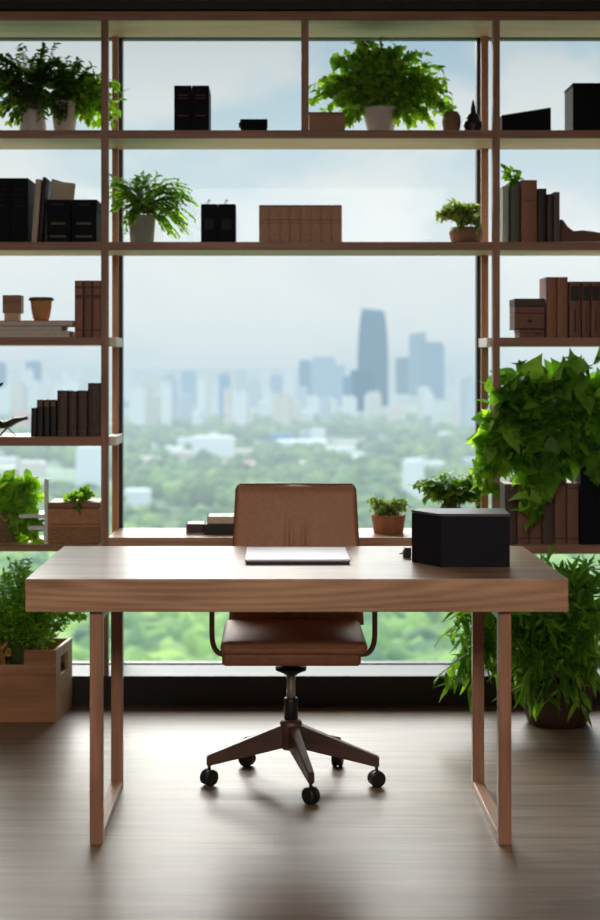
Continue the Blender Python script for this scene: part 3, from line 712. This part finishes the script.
def foliage(name, parent, leaves, stems, kind, mat):
    """leaves: list of (pos, dir, normal, size); stems: list of (points, radius)"""
    T, Fc = TPL[kind]; nv = len(T)
    verts, faces, mi = [], [], []
    off = 0
    for pos, d, nrm, size in leaves:
        d = d.normalized(); sd = nrm.cross(d)
        if sd.length < 1e-4: sd = Vector((1, 0, 0)).cross(d)
        sd.normalize(); nn = d.cross(sd)
        Mx = np.array((d, sd, nn))*size
        verts.append(T @ Mx + np.array(pos)); faces += [tuple(i+off for i in f) for f in Fc]; mi += [0]*len(Fc); off += nv
    for pts, r in stems:
        k = 4; ring = []
        for i, p in enumerate(pts):
            t = (pts[min(i+1, len(pts)-1)]-pts[max(i-1, 0)]).normalized()
            a = t.orthogonal().normalized(); c = t.cross(a); rr = r*(1-.6*i/len(pts))
            ring.append([p+a*rr*math.cos(2*PI*q/k)+c*rr*math.sin(2*PI*q/k) for q in range(k)])
        verts.append(np.array([v for rg in ring for v in rg]))
        for i in range(len(pts)-1):
            for q in range(k):
                faces.append((off+i*k+q, off+i*k+(q+1) % k, off+(i+1)*k+(q+1) % k, off+(i+1)*k+q)); mi.append(1)
        off += k*len(pts)
    V = np.concatenate(verts)
    me = bpy.data.meshes.new(name); me.from_pydata(V.tolist(), [], faces)
    me.materials.append(M[mat]); me.materials.append(M['stem'])
    me.polygons.foreach_set('material_index', mi); me.polygons.foreach_set('use_smooth', [True]*len(faces))
    me.update()
    o = bpy.data.objects.new(name, me); C.objects.link(o); o.parent = parent
    return o
def rv(rng): 
    while 1:
        v = Vector((rng.uniform(-1, 1), rng.uniform(-1, 1), rng.uniform(-1, 1)))
        if 0 < v.length < 1: return v.normalized()
def grow(root, blobs, n_stems, per, size, seed, droop=.4, pinnate=False, origin=None, spread=.02, lift=.5, stem_r=.0018, up=.5, ymin=None, ymax=None, xmin=None, start=.35, zmin=None):
    """stems from the pot's mouth to points inside ellipsoids; blobs: (center, radii, weight), all in world space; returned in the thing's local space"""
    rng = random.Random(seed); leaves, stems = [], []
    tot = sum(b[2] for b in blobs)
    o0 = Vector(origin)
    base = Vector(root.location)
    def ok(p):
        return (ymin is None or p.y > ymin) and (ymax is None or p.y < ymax) and (zmin is None or p.z > zmin)
    for k in range(n_stems):
        r = rng.uniform(0, tot)
        for c, rad, w in blobs:
            r -= w
            if r <= 0: break
        for _ in range(30):
            v = rv(rng)*rng.uniform(.25, 1)**.5
            tgt = Vector((c[0]+v.x*rad[0], c[1]+v.y*rad[1], c[2]+v.z*rad[2]))
            if ok(tgt): break
        p0 = o0+Vector((rng.uniform(-1, 1)*spread, rng.uniform(-1, 1)*spread*.7, 0))
        dd = tgt-p0
        ctrl = p0+dd*.5+Vector((0, 0, lift*abs(Vector((dd.x, dd.y, 0)).length)+.02))
        pts = []
        ns = 8
        for i in range(ns+1):
            t = i/ns; p = p0*(1-t)**2+ctrl*2*t*(1-t)+tgt*t*t
            if ymin is not None: p.y = max(p.y, ymin)
            if ymax is not None: p.y = min(p.y, ymax)
            pts.append(p-base)
        stems.append((pts, stem_r))
        for j in range(per):
            t = start+(1-start)*(j+rng.random()*.6)/per; t = min(t, 1)
            i = min(int(t*ns), ns-1); f = t*ns-i
            p = pts[i].lerp(pts[i+1], f); tan = (pts[i+1]-pts[i]).normalized()
            if pinnate:
                sd = tan.cross(Vector((0, 0, 1)))
                if sd.length < .1: sd = Vector((1, 0, 0))
                sd.normalize(); d = tan*.5+sd*(1 if j % 2 else -1)+rv(rng)*.35; nrm = Vector((0, 0, 1))+rv(rng)*.5
            else:
                d = tan*.5+rv(rng)*.9; nrm = Vector((0, -.25, 1))*up+rv(rng)*.8
            d.z -= droop*rng.random()
            sz = size*rng.uniform(.65, 1.25)
            tip = p+base+d.normalized()*sz
            if not ok(tip): 
                if ymax is not None and tip.y > ymax: d.y = -abs(d.y)
                if ymin is not None and tip.y < ymin: d.y = abs(d.y)
                if zmin is not None and tip.z < zmin: d.z = abs(d.z)
            leaves.append((p, d, nrm, sz))
        d = (pts[-1]-pts[-2]); leaves.append((pts[-1], d+rv(rng)*.2, Vector((0, 0, 1))+rv(rng)*.4, size))
    return leaves, stems
def blob(px, py, rx, ry, D, rd, w=1.): return (P(px, py, D), (rx*D/F, rd, ry*D/F), w)
def pot(root, prof, mat, name='pot', soil_z=None, soil_r=None, n=32):
    MB().lathe(prof, n).build(name, mat, root)
    if soil_z: MB().lathe([(0, soil_z-.006), (soil_r, soil_z-.006), (soil_r, soil_z), (0, soil_z+.004)], 20).build('soil', 'soil', root)
def std_pot(root, r0, r1, h, mat, wall=.004):
    pot(root, [(0, 0), (r0, 0), (r0*1.02, h*.03), (r1, h*.93), (r1*1.03, h*.95), (r1*1.03, h), (r1-wall, h), (r1-wall*1.5, h*.82), (0, h*.82)], mat, soil_z=h*.86, soil_r=r1-wall*1.6)
YM = 6.06
# two white pots, top left
D = 5.95
t = thing('potted_shrub', 'bushy small-leaved plant in a tapered grey-white pot at the top left', 'plant', (X(33, D), D, S1))
u = D/F; std_pot(t, 14*u, 11*u, 31*u, 'whitepot')
lv, st = grow(t, [blob(25, 76, 40, 32, D, .10, 3), blob(-10, 85, 26, 38, D, .1, 1.5), blob(52, 64, 26, 22, D, .09, 1), blob(12, 108, 14, 20, D-.05, .05, .9), blob(40, 104, 12, 18, D-.08, .03, .6)], 130, 28, .027, 1, .3, True, P(33, 101, D), .035, .35, ymin=5.81, ymax=YM)
foliage('foliage', t, lv, st, 'ovate', 'leaf_dark')
t = thing('potted_vine', 'leafy plant in a grey-white pot trailing lime leaves past the left post', 'plant', (X(65, D), D-.01, S1))
std_pot(t, 10*u, 13.5*u, 33*u, 'whitepot')
lv, st = grow(t, [blob(72, 78, 30, 28, D, .09, 2), blob(58, 108, 12, 16, D-.08, .03, .5)], 70, 26, .027, 2, .3, True, P(65, 100, D), .03, .35, ymin=5.85, ymax=YM)
foliage('foliage', t, lv, st, 'ovate', 'leaf_dark')
lv, st = grow(t, [blob(108, 92, 20, 16, D, .06, 2), blob(92, 112, 13, 15, D-.03, .05, 2), blob(112, 110, 7, 16, D, .05, 1)], 40, 9, .042, 3, .5, False, P(68, 99, D), .03, .3, ymin=5.85, ymax=YM, zmin=S1+.004)
foliage('trailing_leaves', t, lv, st, 'ovate', 'leaf_lime')
# big lobed bush
t = thing('leafy_bush', 'large bright lobed-leaf bush in a white tapered pot on the top shelf', 'plant', (X(380.5, D), D, S1))
std_pot(t, 12*u, 18.5*u, 27*u, 'whitepot')
lv, st = grow(t, [blob(382, 76, 64, 32, D, .11, 4), blob(372, 53, 26, 16, D, .09, 1.2), blob(432, 98, 28, 32, D, .08, 2), blob(332, 98, 26, 24, D, .08, 1.8), blob(350, 112, 14, 14, D, .06, .6), blob(410, 116, 20, 12, D-.04, .06, .8), blob(355, 62, 26, 16, D, .08, .8), blob(352, 122, 6, 5, D-.02, .03, .15)], 190, 16, .034, 4, .5, False, P(380, 105, D), .045, .35, ymin=5.81, ymax=YM, zmin=S1+.004, start=.25)
foliage('foliage', t, lv, st, 'lobed', 'leaf_bright')
# second row fern
t = thing('potted_fern', 'airy bright green fern in a grey pot on the second shelf beside the left post', 'plant', (X(142, D), D, S2))
std_pot(t, 11.5*u, 13.5*u, 29*u, 'greypot')
lv, st = grow(t, [blob(148, 196, 36, 24, D, .1, 3), blob(183, 208, 16, 26, D, .07, 1.3), blob(114, 192, 12, 20, D-.03, .06, 1.2), blob(155, 182, 32, 11, D, .08, .9), blob(176, 230, 15, 10, D, .05, .5), blob(128, 216, 8, 22, D-.06, .03, .6)], 170, 26, .017, 5, .3, True, P(142, 213, D), .035, .4, ymin=5.85, ymax=YM, zmin=S2+.004, start=.45)
foliage('foliage', t, lv, st, 'ovate', 'leaf_bright')
# small plant second row right
t = thing('potted_herb', 'small spreading green plant in a brown bowl on the second shelf by the right post', 'plant', (X(466, D), D, S2))
pot(t, [(0, 0), (13*u, 0), (15.5*u, 5*u), (17*u, 12*u), (16*u, 17*u), (14.5*u, 17*u), (14*u, 14*u), (0, 14*u)], 'brownpot', soil_z=15*u, soil_r=14*u)
lv, st = grow(t, [blob(460, 213, 24, 12, D, .07, 3), blob(446, 217, 12, 8, D, .05, 1), blob(470, 229, 14, 8, D-.06, .02, .7)], 80, 12, .023, 6, .3, False, P(465, 224, D), .035, .4, ymin=5.85, ymax=YM)
foliage('foliage', t, lv, st, 'ovate', 'leaf_grey')
# leaf sprig above the grey-green book
zt = Z(181, DB)
t = thing('leaf_sprig', 'small green leaf sprig lying over the grey-green book beside the right post', 'sprig', (X(514, DB), DB+.03, zt))
lv, st = grow(t, [blob(512, 178, 8, 7, DB+.02, .02, 2), blob(505, 166, 5, 4, DB+.02, .01, .6), blob(513, 200, 6, 18, DB-.02, .008, 1)], 9, 3, .036, 7, .3, False, Vector((X(514, DB), DB+.02, zt)), .01, .2, ymin=5.8, ymax=YM)
foliage('foliage', t, lv, st, 'ovate', 'leaf_lime')
# pothos, right
D = 5.93; u = D/F
topz = Z(477, DB)
t = thing('trailing_pothos', 'big trailing heart-leaved plant spilling over the old books on the right', 'plant', (X(548, D), D+.02, topz+.001))
std_pot(t, .06, .085, .13, 'darkpot')
lv, st = grow(t, [blob(545, 415, 62, 52, 5.88, .13, 6), blob(515, 390, 30, 34, 5.85, .1, 2.5), blob(580, 385, 40, 28, 5.9, .12, 3), blob(505, 440, 20, 42, 5.82, .08, 2), blob(540, 465, 40, 20, 5.80, .05, 1.6), blob(590, 440, 30, 40, 5.86, .12, 2)], 190, 7, .085, 8, 1.1, False, P(548, 440, D), .06, .35, stem_r=.003, up=.15, ymin=5.68, ymax=YM, start=.3)
lv2, st2 = grow(t, [blob(486, 445, 9, 46, 5.80, .04, 3), blob(490, 475, 8, 22, 5.79, .03, 1), blob(536, 505, 10, 18, 5.78, .02, .7), blob(524, 495, 14, 10, 5.79, .02, .6), blob(540, 520, 3, 12, 5.77, .01, .4)], 40, 6, .072, 9, 1.4, False, P(530, 430, D-.05), .06, .3, stem_r=.0022, up=.1, ymin=5.70, ymax=5.9, start=.45)
foliage('foliage', t, lv, st, 'heart', 'leaf_pothos')
foliage('trailing_leaves', t, lv2, st2, 'heart', 'leaf_lime')
# plant behind black box on the sill shelf
D = 5.97; u = D/F
t = thing('potted_foliage_plant', 'dark green pinnate plant in a pot behind the black desk box', 'plant', (X(452, D), D, S5C))
std_pot(t, 12*u, 16*u, 24*u, 'terracotta')
lv, st = grow(t, [blob(448, 491, 36, 18, D, .09, 3), blob(428, 488, 16, 12, D, .06, 1.2), blob(468, 488, 18, 16, D, .07, 1.4)], 74, 16, .036, 10, .4, True, P(452, 512, D), .03, .5, ymin=5.82, ymax=6.10)
foliage('foliage', t, lv, st, 'ovate', 'leaf_fern')
# terracotta succulents
t = thing('potted_succulent', 'small pale green succulents in a terracotta pot on the sill shelf right of the chair', 'plant', (X(388.5, D), D, S5C))
std_pot(t, 14.5*u, 17*u, (Z(514.5, D)-S5C), 'terracotta')
lv, st = grow(t, [blob(388, 508, 20, 8, D, .05, 3), blob(371, 504, 9, 6, D, .03, 1), blob(402, 506, 9, 7, D, .03, .8)], 70, 7, .018, 11, .1, False, P(388, 516, D), .045, .4, ymin=5.85, ymax=6.10)
foliage('foliage', t, lv, st, 'ovate', 'leaf_grey')
# lower left shelf leafy plant
D = 5.94; u = D/F
t = thing('leafy_plant', 'bright round-leaved plant at the left end of the lower shelf', 'plant', (X(4, D), D, S5L))
std_pot(t, 16*u, 20*u, 30*u, 'brownpot')
lv, st = grow(t, [blob(12, 508, 30, 34, D-.03, .08, 4), blob(-12, 500, 20, 38, D, .09, 2), blob(20, 486, 20, 14, D, .06, 1.4), blob(34, 535, 8, 12, D-.07, .03, .7)], 120, 10, .046, 12, .6, False, P(4, 520, D), .05, .4, ymin=5.74, ymax=YM, zmin=S5L-.02)
foliage('foliage', t, lv, st, 'round', 'leaf_glow')
# ivy on box
D = 5.90
t = thing('ivy_sprig', 'little ivy cutting lying on the rounded brown box', 'sprig', (X(80, D), D, IVY_Z+.001))
lv, st = grow(t, [blob(82, 496, 12, 6, D, .04, 2), blob(70, 499, 9, 5, D-.02, .03, 1.2), blob(76, 506, 6, 6, 5.825, .006, .8)], 14, 5, .030, 13, .3, False, Vector((X(80, D), D-.02, IVY_Z+.006)), .02, .4, ymin=5.80, ymax=YM)
foliage('foliage', t, lv, st, 'lobed', 'leaf_lime')

# ------------------------------------------------------------------ floor planters
t = thing('crate_planter', 'wooden crate with a handle slot, full of feathery fern, on the floor at the left', 'planter', (-1.03, 5.65, 0))
bx, by = -1.03, 5.65
A, B2, C2, D2 = (-.822-bx, 5.53-by), (-.797-bx, 5.785-by), (-1.29-bx, 5.785-by), (-1.29-bx, 5.53-by)
hC = .272; tw = .014
MB().box(D2[0], A[0], D2[1], D2[1]+tw, 0, hC-.055, .002).build('front_panel', 'crate', t)
MB().box(X(24, 5.53)-bx, A[0], D2[1], D2[1]+tw, hC-.055, hC, .002).build('front_board', 'crate', t)
def side(y0, y1, z0, z1):
    f = lambda y: A[0]+(B2[0]-A[0])*((y-A[1])/(B2[1]-A[1]))
    return [(f(y0)-tw, y0, z0), (f(y0), y0, z0), (f(y1), y1, z0), (f(y1)-tw, y1, z0)], [(f(y0)-tw, y0, z1), (f(y0), y0, z1), (f(y1), y1, z1), (f(y1)-tw, y1, z1)]
b = MB(); y0, y1 = A[1]+.0005, B2[1]; ya, yb = y0+.07, y0+.19
b.hexa(*side(y0, y1, 0, .165)); b.hexa(*side(y0, y1, .235, hC)); b.hexa(*side(y0, ya, .165, .235)); b.hexa(*side(yb, y1, .165, .235))
b.build('side_panel', 'palewood', t)
MB().box(C2[0], C2[0]+tw, D2[1]+tw, C2[1], 0, hC, .002).build('side_panel', 'crate', t)
MB().box(C2[0]+tw, B2[0]-tw-.002, C2[1]-tw, C2[1]-.001, 0, hC, .002).build('back_panel', 'crate', t)
MB().box(C2[0]+tw, A[0]-tw-.002, D2[1]+tw, C2[1]-tw, .0, hC-.075, .002).build('soil', 'soil', t)
D = 5.64
lv, st = grow(t, [blob(18, 600, 40, 36, D, .10, 4), blob(-20, 600, 30, 45, D, .1, 2), blob(46, 612, 24, 26, D, .08, 2), blob(24, 570, 26, 14, D, .08, 1), blob(78, 612, 12, 8, D+.02, .04, .5)], 240, 30, .024, 14, .4, True, Vector((-.98, D, .2)), .09, .45, ymin=5.5, ymax=5.78, start=.3)
foliage('foliage', t, lv, st, 'ovate', 'leaf_glow')
rng = random.Random(5); b = MB()
for k in range(14):
    p0 = Vector((X(-4, 5.53)-bx+rng.uniform(-.02, .03), 5.56-by, .2)); p1 = Vector((X(rng.uniform(-6, 12), 5.5)-bx, 5.49-by+rng.uniform(-.01, .03), Z(rng.uniform(640, 656), 5.5)))
    b.tube(catmull([p0, (p0+p1)/2+Vector((0, -.01, .02)), p1], 4), [.0025]*6+[.005, .006, .002], 6)
b.build('dried_flower_spray', 'straw', t)

D = 5.53; u = D/F
t = thing('bamboo_plant', 'dense bamboo-like plant with narrow leaves in a dark pot on the floor at the right', 'plant', (X(557, D), D, 0))
r1 = 37*u; hh = .27
pot(t, [(0, 0), (r1*.78, 0), (r1*.9, hh*.2), (r1, hh*.6), (r1*.98, hh*.92), (r1*1.02, hh), (r1*.92, hh), (r1*.88, hh*.85), (0, hh*.85)], 'darkpot', soil_z=hh*.88, soil_r=r1*.87)
lv, st = grow(t, [blob(560, 625, 52, 52, 5.5, .16, 5), blob(500, 640, 36, 45, 5.45, .12, 3), blob(466, 642, 24, 40, 5.42, .08, 2.4), blob(458, 676, 16, 24, 5.40, .06, 1), blob(590, 590, 34, 34, 5.55, .14, 2.5), blob(520, 690, 26, 22, 5.36, .05, 1), blob(585, 680, 26, 30, 5.36, .05, 1.2), blob(550, 690, 30, 24, 5.34, .04, 1.4), blob(540, 580, 40, 24, 5.55, .12, 1.4)], 230, 12, .092, 15, .9, False, P(557, 655, D), .1, .6, stem_r=.002, up=.35, ymin=5.15, ymax=5.77, start=.3, zmin=.03)
foliage('foliage', t, lv, st, 'lance', 'leaf_pothos')

# ------------------------------------------------------------------ city outside (ground 100 m below the room)
G = -100.
land = MB().box(-30000, 30000, 60, 60000, G-5, G).build('ground_outside', 'land'); struct(land, 'hazy green parkland and city floor far below the window', 'ground')
def cityD(py): return (EYE-G)*F/(py-CY)
FOOT = []
def clash(x, y, rx, ry):
    return any(abs(x-a) < rx+c and abs(y-b_) < ry+d_ for a, b_, c, d_ in FOOT)
def bldg(name, x0, x1, ytop, ybase, mat, label, shape='slab', group=None, depth=None):
    D = cityD(ybase); w = (x1-x0)*D/F; h = Z(ytop, D)-G; d = depth or max(14, w*.7)
    t = thing(name, label, 'building', (X((x0+x1)/2, D), D+d/2, G), 0, group)
    FOOT.append((X((x0+x1)/2, D), D+d/2, w/2+2, d/2+2))
    if shape == 'curved':
        b = MB(); N = 18; prof = []
        for k in range(N+1):
            v = k/N; prof.append((w/2*(1-.02*v-.24*max(0, (v-.45)/.55)**2.2), h*v))
        n = 24
        rings = [[b.bm.verts.new((r*math.copysign(abs(math.cos(2*PI*i/n))**.55, math.cos(2*PI*i/n)), r*.8*math.copysign(abs(math.sin(2*PI*i/n))**.55, math.sin(2*PI*i/n)), z-(.05*h*(r/w)*(math.cos(2*PI*i/n)) if z > h*.97 else 0))) for i in range(n)] for r, z in prof]
        for a, c in zip(rings, rings[1:]):
            for i in range(n): b.bm.faces.new((a[i], a[(i+1) % n], c[(i+1) % n], c[i])).smooth = True
        b.bm.faces.new(rings[-1]); b.build('tower_body', mat, t)
        MB().box(-w*.2, w*.2, -w*.15, w*.15, h*.93, h*.985).build('rooftop', mat, t)
    elif shape == 'sloped':
        MB().prism([(-w/2, 0), (w/2, 0), (w/2, h), (-w/2, h*.955)], -d/2, d/2, axis='Y').build('tower_body', mat, t)
        MB().box(-w*.45, w*.45, -d*.52, d*.52, 0, h*.12).build('podium', mat, t)
    else:
        MB().box(-w/2, w/2, -d/2, d/2, 0, h*.95).build('tower_body' if h > w else 'block', mat, t)
        MB().box(-w*.5+.06*w, w*.5-.08*w, -d*.4, d*.4, h*.95, h).build('rooftop', mat, t)
    return t
bldg('skyscraper', 358, 389, 309.5, 406, 'c_navy', 'tallest blue glass tower with a curved tapering top on the skyline', 'curved')
bldg('office_tower', 351, 374, 370, 411, 'c_navy', 'dark blue lower block at the left foot of the tallest tower')
bldg('office_tower', 410, 426, 331.5, 396, 'c_steel', 'slim slope-topped blue tower behind the right twin tower', 'sloped')
bldg('office_tower', 419.5, 444.5, 342, 399, 'c_steel', 'broad pale steel-blue tower at the right of the skyline')
bldg('office_tower', 396.5, 413.5, 356.5, 394, 'c_navy', 'short dark blue slope-topped tower between tallest and twin towers', 'sloped')
bldg('office_tower', 299, 311, 360, 402, 'c_steel', 'narrow dark blue tower at the left of the central cluster')
bldg('office_tower', 311.5, 336, 357, 404, 'c_blue', 'wide blue-grey tower at the left of the central cluster')
bldg('office_tower', 333, 345, 365, 406, 'c_blue', 'blue-grey tower leading toward the tallest tower')
bldg('office_tower', 343, 352, 376, 412, 'c_steel', 'small blue-grey block left of the dark blue block')
bldg('apartment_tower', 181, 196, 371, 404, 'c_blue', 'faint blue-grey tower at left of the centre window skyline')
bldg('apartment_tower', 229.5, 235.5, 370, 407, 'c_cream', 'thin cream tower beside the pale blue tower on the left skyline')
bldg('apartment_tower', 235.7, 247, 370, 406, 'c_grey', 'pale blue-grey tower right of the thin cream tower')
bldg('apartment_tower', 160, 175, 378, 402, 'c_grey', 'faint grey block left of the blue-grey tower')
bldg('apartment_tower', 270, 283, 375, 403, 'c_blue', 'faint blue block between pale tower and central cluster')
bldg('apartment_tower', 25.5, 40, 361, 401, 'c_steel', 'blue tower seen through the left shelves')
bldg('apartment_tower', -14, 4, 362, 401, 'c_steel', 'blue tower at the left edge of the view')
bldg('white_block', 192, 234.5, 437, 466, 'c_white', 'large white slab building among the trees left of the chair')
bldg('white_block', 234, 258, 450, 462, 'c_cream', 'low cream building right of the large white slab')
bldg('white_block', 275, 327, 441, 454, 'c_white', 'long low white building above the chair')
bldg('white_block', 311, 325.5, 429, 447, 'c_white', 'stubby white tower rising behind the long low white building')
bldg('white_block', 326, 354.5, 447, 463, 'c_white', 'white flat-roofed house in the trees above the chair right side')
bldg('white_block', 403.5, 424, 460, 505, 'c_white', 'tall white block close above the leafy plant behind the black box')
bldg('white_block', 424, 446, 462, 480, 'c_white', 'lower white block right of the tall white one')
bldg('white_block', 364, 396, 460, 470, 'c_cream', 'flat pale roofed hall left of the tall white block')
bldg('white_block', 440, 474, 433, 444, 'c_white', 'low white hall under the right end of the centre skyline')
for i, (a, c, y0, y1, m) in enumerate(((76, 104, 446, 486, 'c_white'), (-6, 16, 458, 468, 'c_white'), (66, 88, 454, 462, 'c_cream'), (126, 148, 468, 482, 'c_white'), (124, 150, 490, 512, 'c_white'), (152, 186, 470, 477, 'c_cream'))):
    bldg('white_block', a, c, y0, y1, m, ('tall white block seen through the lower left shelves', 'white block at the left edge above the leafy plant', 'low cream block left of the white one in the lower left bay',
         'small white house just right of the left mullion', 'white house low beside the left mullion', 'long low cream house under the large white slab')[i])
rng = random.Random(21)
names = {'c_white': 'white', 'c_cream': 'cream', 'c_grey': 'grey', 'c_blue': 'blue-grey', 'c_pink': 'pinkish'}
proto = {}
for k in range(285):
    py = CY+7+62*rng.random()**1.15 if k < 245 else rng.uniform(440, 478)
    D = cityD(py); px = rng.uniform(-50, 650)
    m = rng.choices(list(names), (7, 4, 3, 1.2, .5))[0]
    low = k >= 245
    v = rng.randrange(4); zsc = rng.uniform(.6, 1.3)
    hgt = (9, 12, 8, 14)[v] if low else (42, 70, 26, 52)[v]*zsc
    for _ in range(80):
        sc_ = 1+min(1.5, max(0, (D-2500)/5000)); zz = 1+(sc_-1)*.5
        top_py = CY+(EYE-G-hgt*zz)*F/D
        if not clash(X(px, D), D, 25*sc_, 20*sc_) and top_py > (385 if 294 < px < 449 else 366): break
        py = CY+7+62*rng.random()**1.15 if k < 245 else rng.uniform(440, 478)
        D = cityD(py); px = rng.uniform(-50, 650)
    else: continue
    FOOT.append((X(px, D), D, 25*sc_, 20*sc_))
    key = (m, v, low)
    if key not in proto:
        w = (28, 18, 40, 22)[v]; h = (42, 70, 26, 52)[v]; d = 24
        if low: w, h = (40, 26, 60, 34)[v], (9, 12, 8, 14)[v]
        t = bpy.data.objects.new('city_block' if not low else 'park_house', None); C.objects.link(t)
        tag(t, f"small hazy {names[m]} {'block in the far city' if not low else 'low roof between the park trees'}", 'building', f"{names[m]} {'blocks of the far city' if not low else 'roofs among the park trees'}")
        b = MB().box(-w/2, w/2, -d/2, d/2, 0, h*.9); 
        b.box(-w/2, -w*.1, -d*.45, d*.45, h*.9, h*.97); b.box(w*.05, w*.3, -d*.3, d*.3, h*.9, h); b.build('block', m, t)
        proto[key] = t; o = t
    else: o = copy_tree(proto[key])
    o.location = (X(px, D), D, G); o.scale = (sc_*rng.uniform(.6, 1.2), sc_, zz*zsc if not low else 1)
    o.rotation_euler[2] = rng.uniform(-.25, .25)
# tree canopy: nobody could count it
bmi = bmesh.new(); bmesh.ops.create_icosphere(bmi, subdivisions=2, radius=1)
IV = np.array([v.co for v in bmi.verts]); IF = np.array([[v.index for v in f.verts] for f in bmi.faces]); bmi.free()
bmi = bmesh.new(); bmesh.ops.create_icosphere(bmi, subdivisions=1, radius=1)
JV = np.array([v.co for v in bmi.verts]); JF = np.array([[v.index for v in f.verts] for f in bmi.faces]); bmi.free()
nr = np.random.default_rng(4)
vs, fs, off, fm = [], [], 0, []
occupied = []
def add_tree(x, y, r, h, near):
    global off
    T, Fa = (IV, IF) if near else (JV, JF)
    q = T*(1+.22*nr.standard_normal((len(T), 1)))*np.array((r, r, r*.85))+np.array((x, y, G+h-r*.7))
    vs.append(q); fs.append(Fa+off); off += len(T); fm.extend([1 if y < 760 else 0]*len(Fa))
n = 0
while n < 7600:
    D = 330+ (2600-330)*nr.random()**1.05
    px = nr.uniform(-60, 660); x = X(px, D)
    big = math.sin(x*.011+1.3)*math.sin(D*.006)+.5*math.sin(x*.03+D*.013)
    if D > 900 and big < -.25: continue
    if D > 1500 and nr.random() < .35: continue
    r = nr.uniform(4.5, 8.5)*(1+D/2600); h = nr.uniform(8, 14)*(1+D/5000)
    n += 1
    if clash(x, D, r*1.5, r*1.5): continue
    add_tree(x, D, r, h, D < 900)
V = np.concatenate(vs); Fa = np.concatenate(fs)
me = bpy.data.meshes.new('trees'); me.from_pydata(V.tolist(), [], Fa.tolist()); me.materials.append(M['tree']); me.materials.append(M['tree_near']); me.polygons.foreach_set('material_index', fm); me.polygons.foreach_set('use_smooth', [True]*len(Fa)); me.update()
tr = bpy.data.objects.new('tree_canopy', me); C.objects.link(tr)
tag(tr, 'mass of hazy green treetops spreading below the window towards the city', 'trees', None, 'stuff')

# ------------------------------------------------------------------ sky
w = bpy.data.worlds.new('sky'); scene.world = w; w.use_nodes = True
class WT(NT):
    def __init__(s): s.t = w.node_tree; s.t.nodes.clear(); s.out = s.n('ShaderNodeOutputWorld')
nt = WT()
tc = nt.n('ShaderNodeTexCoord'); sp = nt.n('ShaderNodeSeparateXYZ'); nt.l(tc.outputs['Generated'], sp.inputs[0])
mr = nt.n('ShaderNodeMapRange'); nt.l(sp.outputs['Z'], mr.inputs['Value']); mr.inputs['From Min'].default_value = -.02; mr.inputs['From Max'].default_value = .26
base = ramp(nt, mr.outputs[0], [(0, HAZE), (.07, HAZE), (.15, srgb(203, 212, 215)), (.32, srgb(209, 216, 218)), (.6, srgb(182, 200, 207)), (1, srgb(130, 160, 178))])
cl = ramp(nt, mr.outputs[0], [(0, HAZE), (.13, srgb(203, 213, 216)), (.35, srgb(220, 223, 223)), (.7, srgb(200, 206, 207)), (1, srgb(164, 172, 175))])
f, _ = noise(nt, (1, 1, 2.0), 7.5, 8, .25, (.37, .1, .23), 'Generated')
cf = ramp(nt, f, [(.42, (0, 0, 0, 1)), (.57, (1, 1, 1, 1))])
col = mixc(nt, cf, base, cl)
hi = nt.n('ShaderNodeMapRange'); nt.l(sp.outputs['Z'], hi.inputs['Value'])
for k, v in (('From Min', .26), ('From Max', .6), ('To Min', 1.), ('To Max', 3.6)): hi.inputs[k].default_value = v
bk_ = nt.n('ShaderNodeMapRange'); nt.l(sp.outputs['Y'], bk_.inputs['Value'])      # sky behind the building, brightness added to light the city's near faces
for k, v in (('From Min', .1), ('From Max', -.5), ('To Min', 1.), ('To Max', 2.9)): bk_.inputs[k].default_value = v
mu = nt.n('ShaderNodeMath', operation='MULTIPLY'); nt.l(hi.outputs[0], mu.inputs[0]); nt.l(bk_.outputs[0], mu.inputs[1])
bg = nt.n('ShaderNodeBackground'); nt.l(col, bg.inputs[0]); nt.l(mu.outputs[0], bg.inputs[1]); nt.l(bg.outputs[0], nt.out.inputs[0])

# ------------------------------------------------------------------ lights
sun = bpy.data.lights.new('sun', 'SUN'); sun.energy = 4.6; sun.angle = .85; sun.color = (1, .95, .88)
so = bpy.data.objects.new('sun', sun); C.objects.link(so); so.rotation_euler = (math.radians(-54), 0, math.radians(14))
def area(name, loc, rot, sx_, sy_, energy, col):
    a = bpy.data.lights.new(name, 'AREA'); a.shape = 'RECTANGLE'; a.size = sx_; a.size_y = sy_; a.energy = energy; a.color = col
    o = bpy.data.objects.new(name, a); C.objects.link(o); o.location = loc; o.rotation_euler = rot; return o
area('room_fill', (-.2, .3, 2.74), (math.radians(13), 0, 0), 3.2, 2.4, 200, (1, .91, .82))  # unseen fill lamp added to brighten the fronts of shelves and desk

scene.view_settings.view_transform = 'Standard'
scene.view_settings.look = 'None'
scene.view_settings.exposure = 0.35
scene.cycles.max_bounces = 8; scene.cycles.diffuse_bounces = 4; scene.cycles.glossy_bounces = 3; scene.cycles.transmission_bounces = 4; scene.cycles.transparent_max_bounces = 8
scene.cycles.caustics_reflective = False; scene.cycles.caustics_refractive = False
scene.cycles.sample_clamp_indirect = 6.
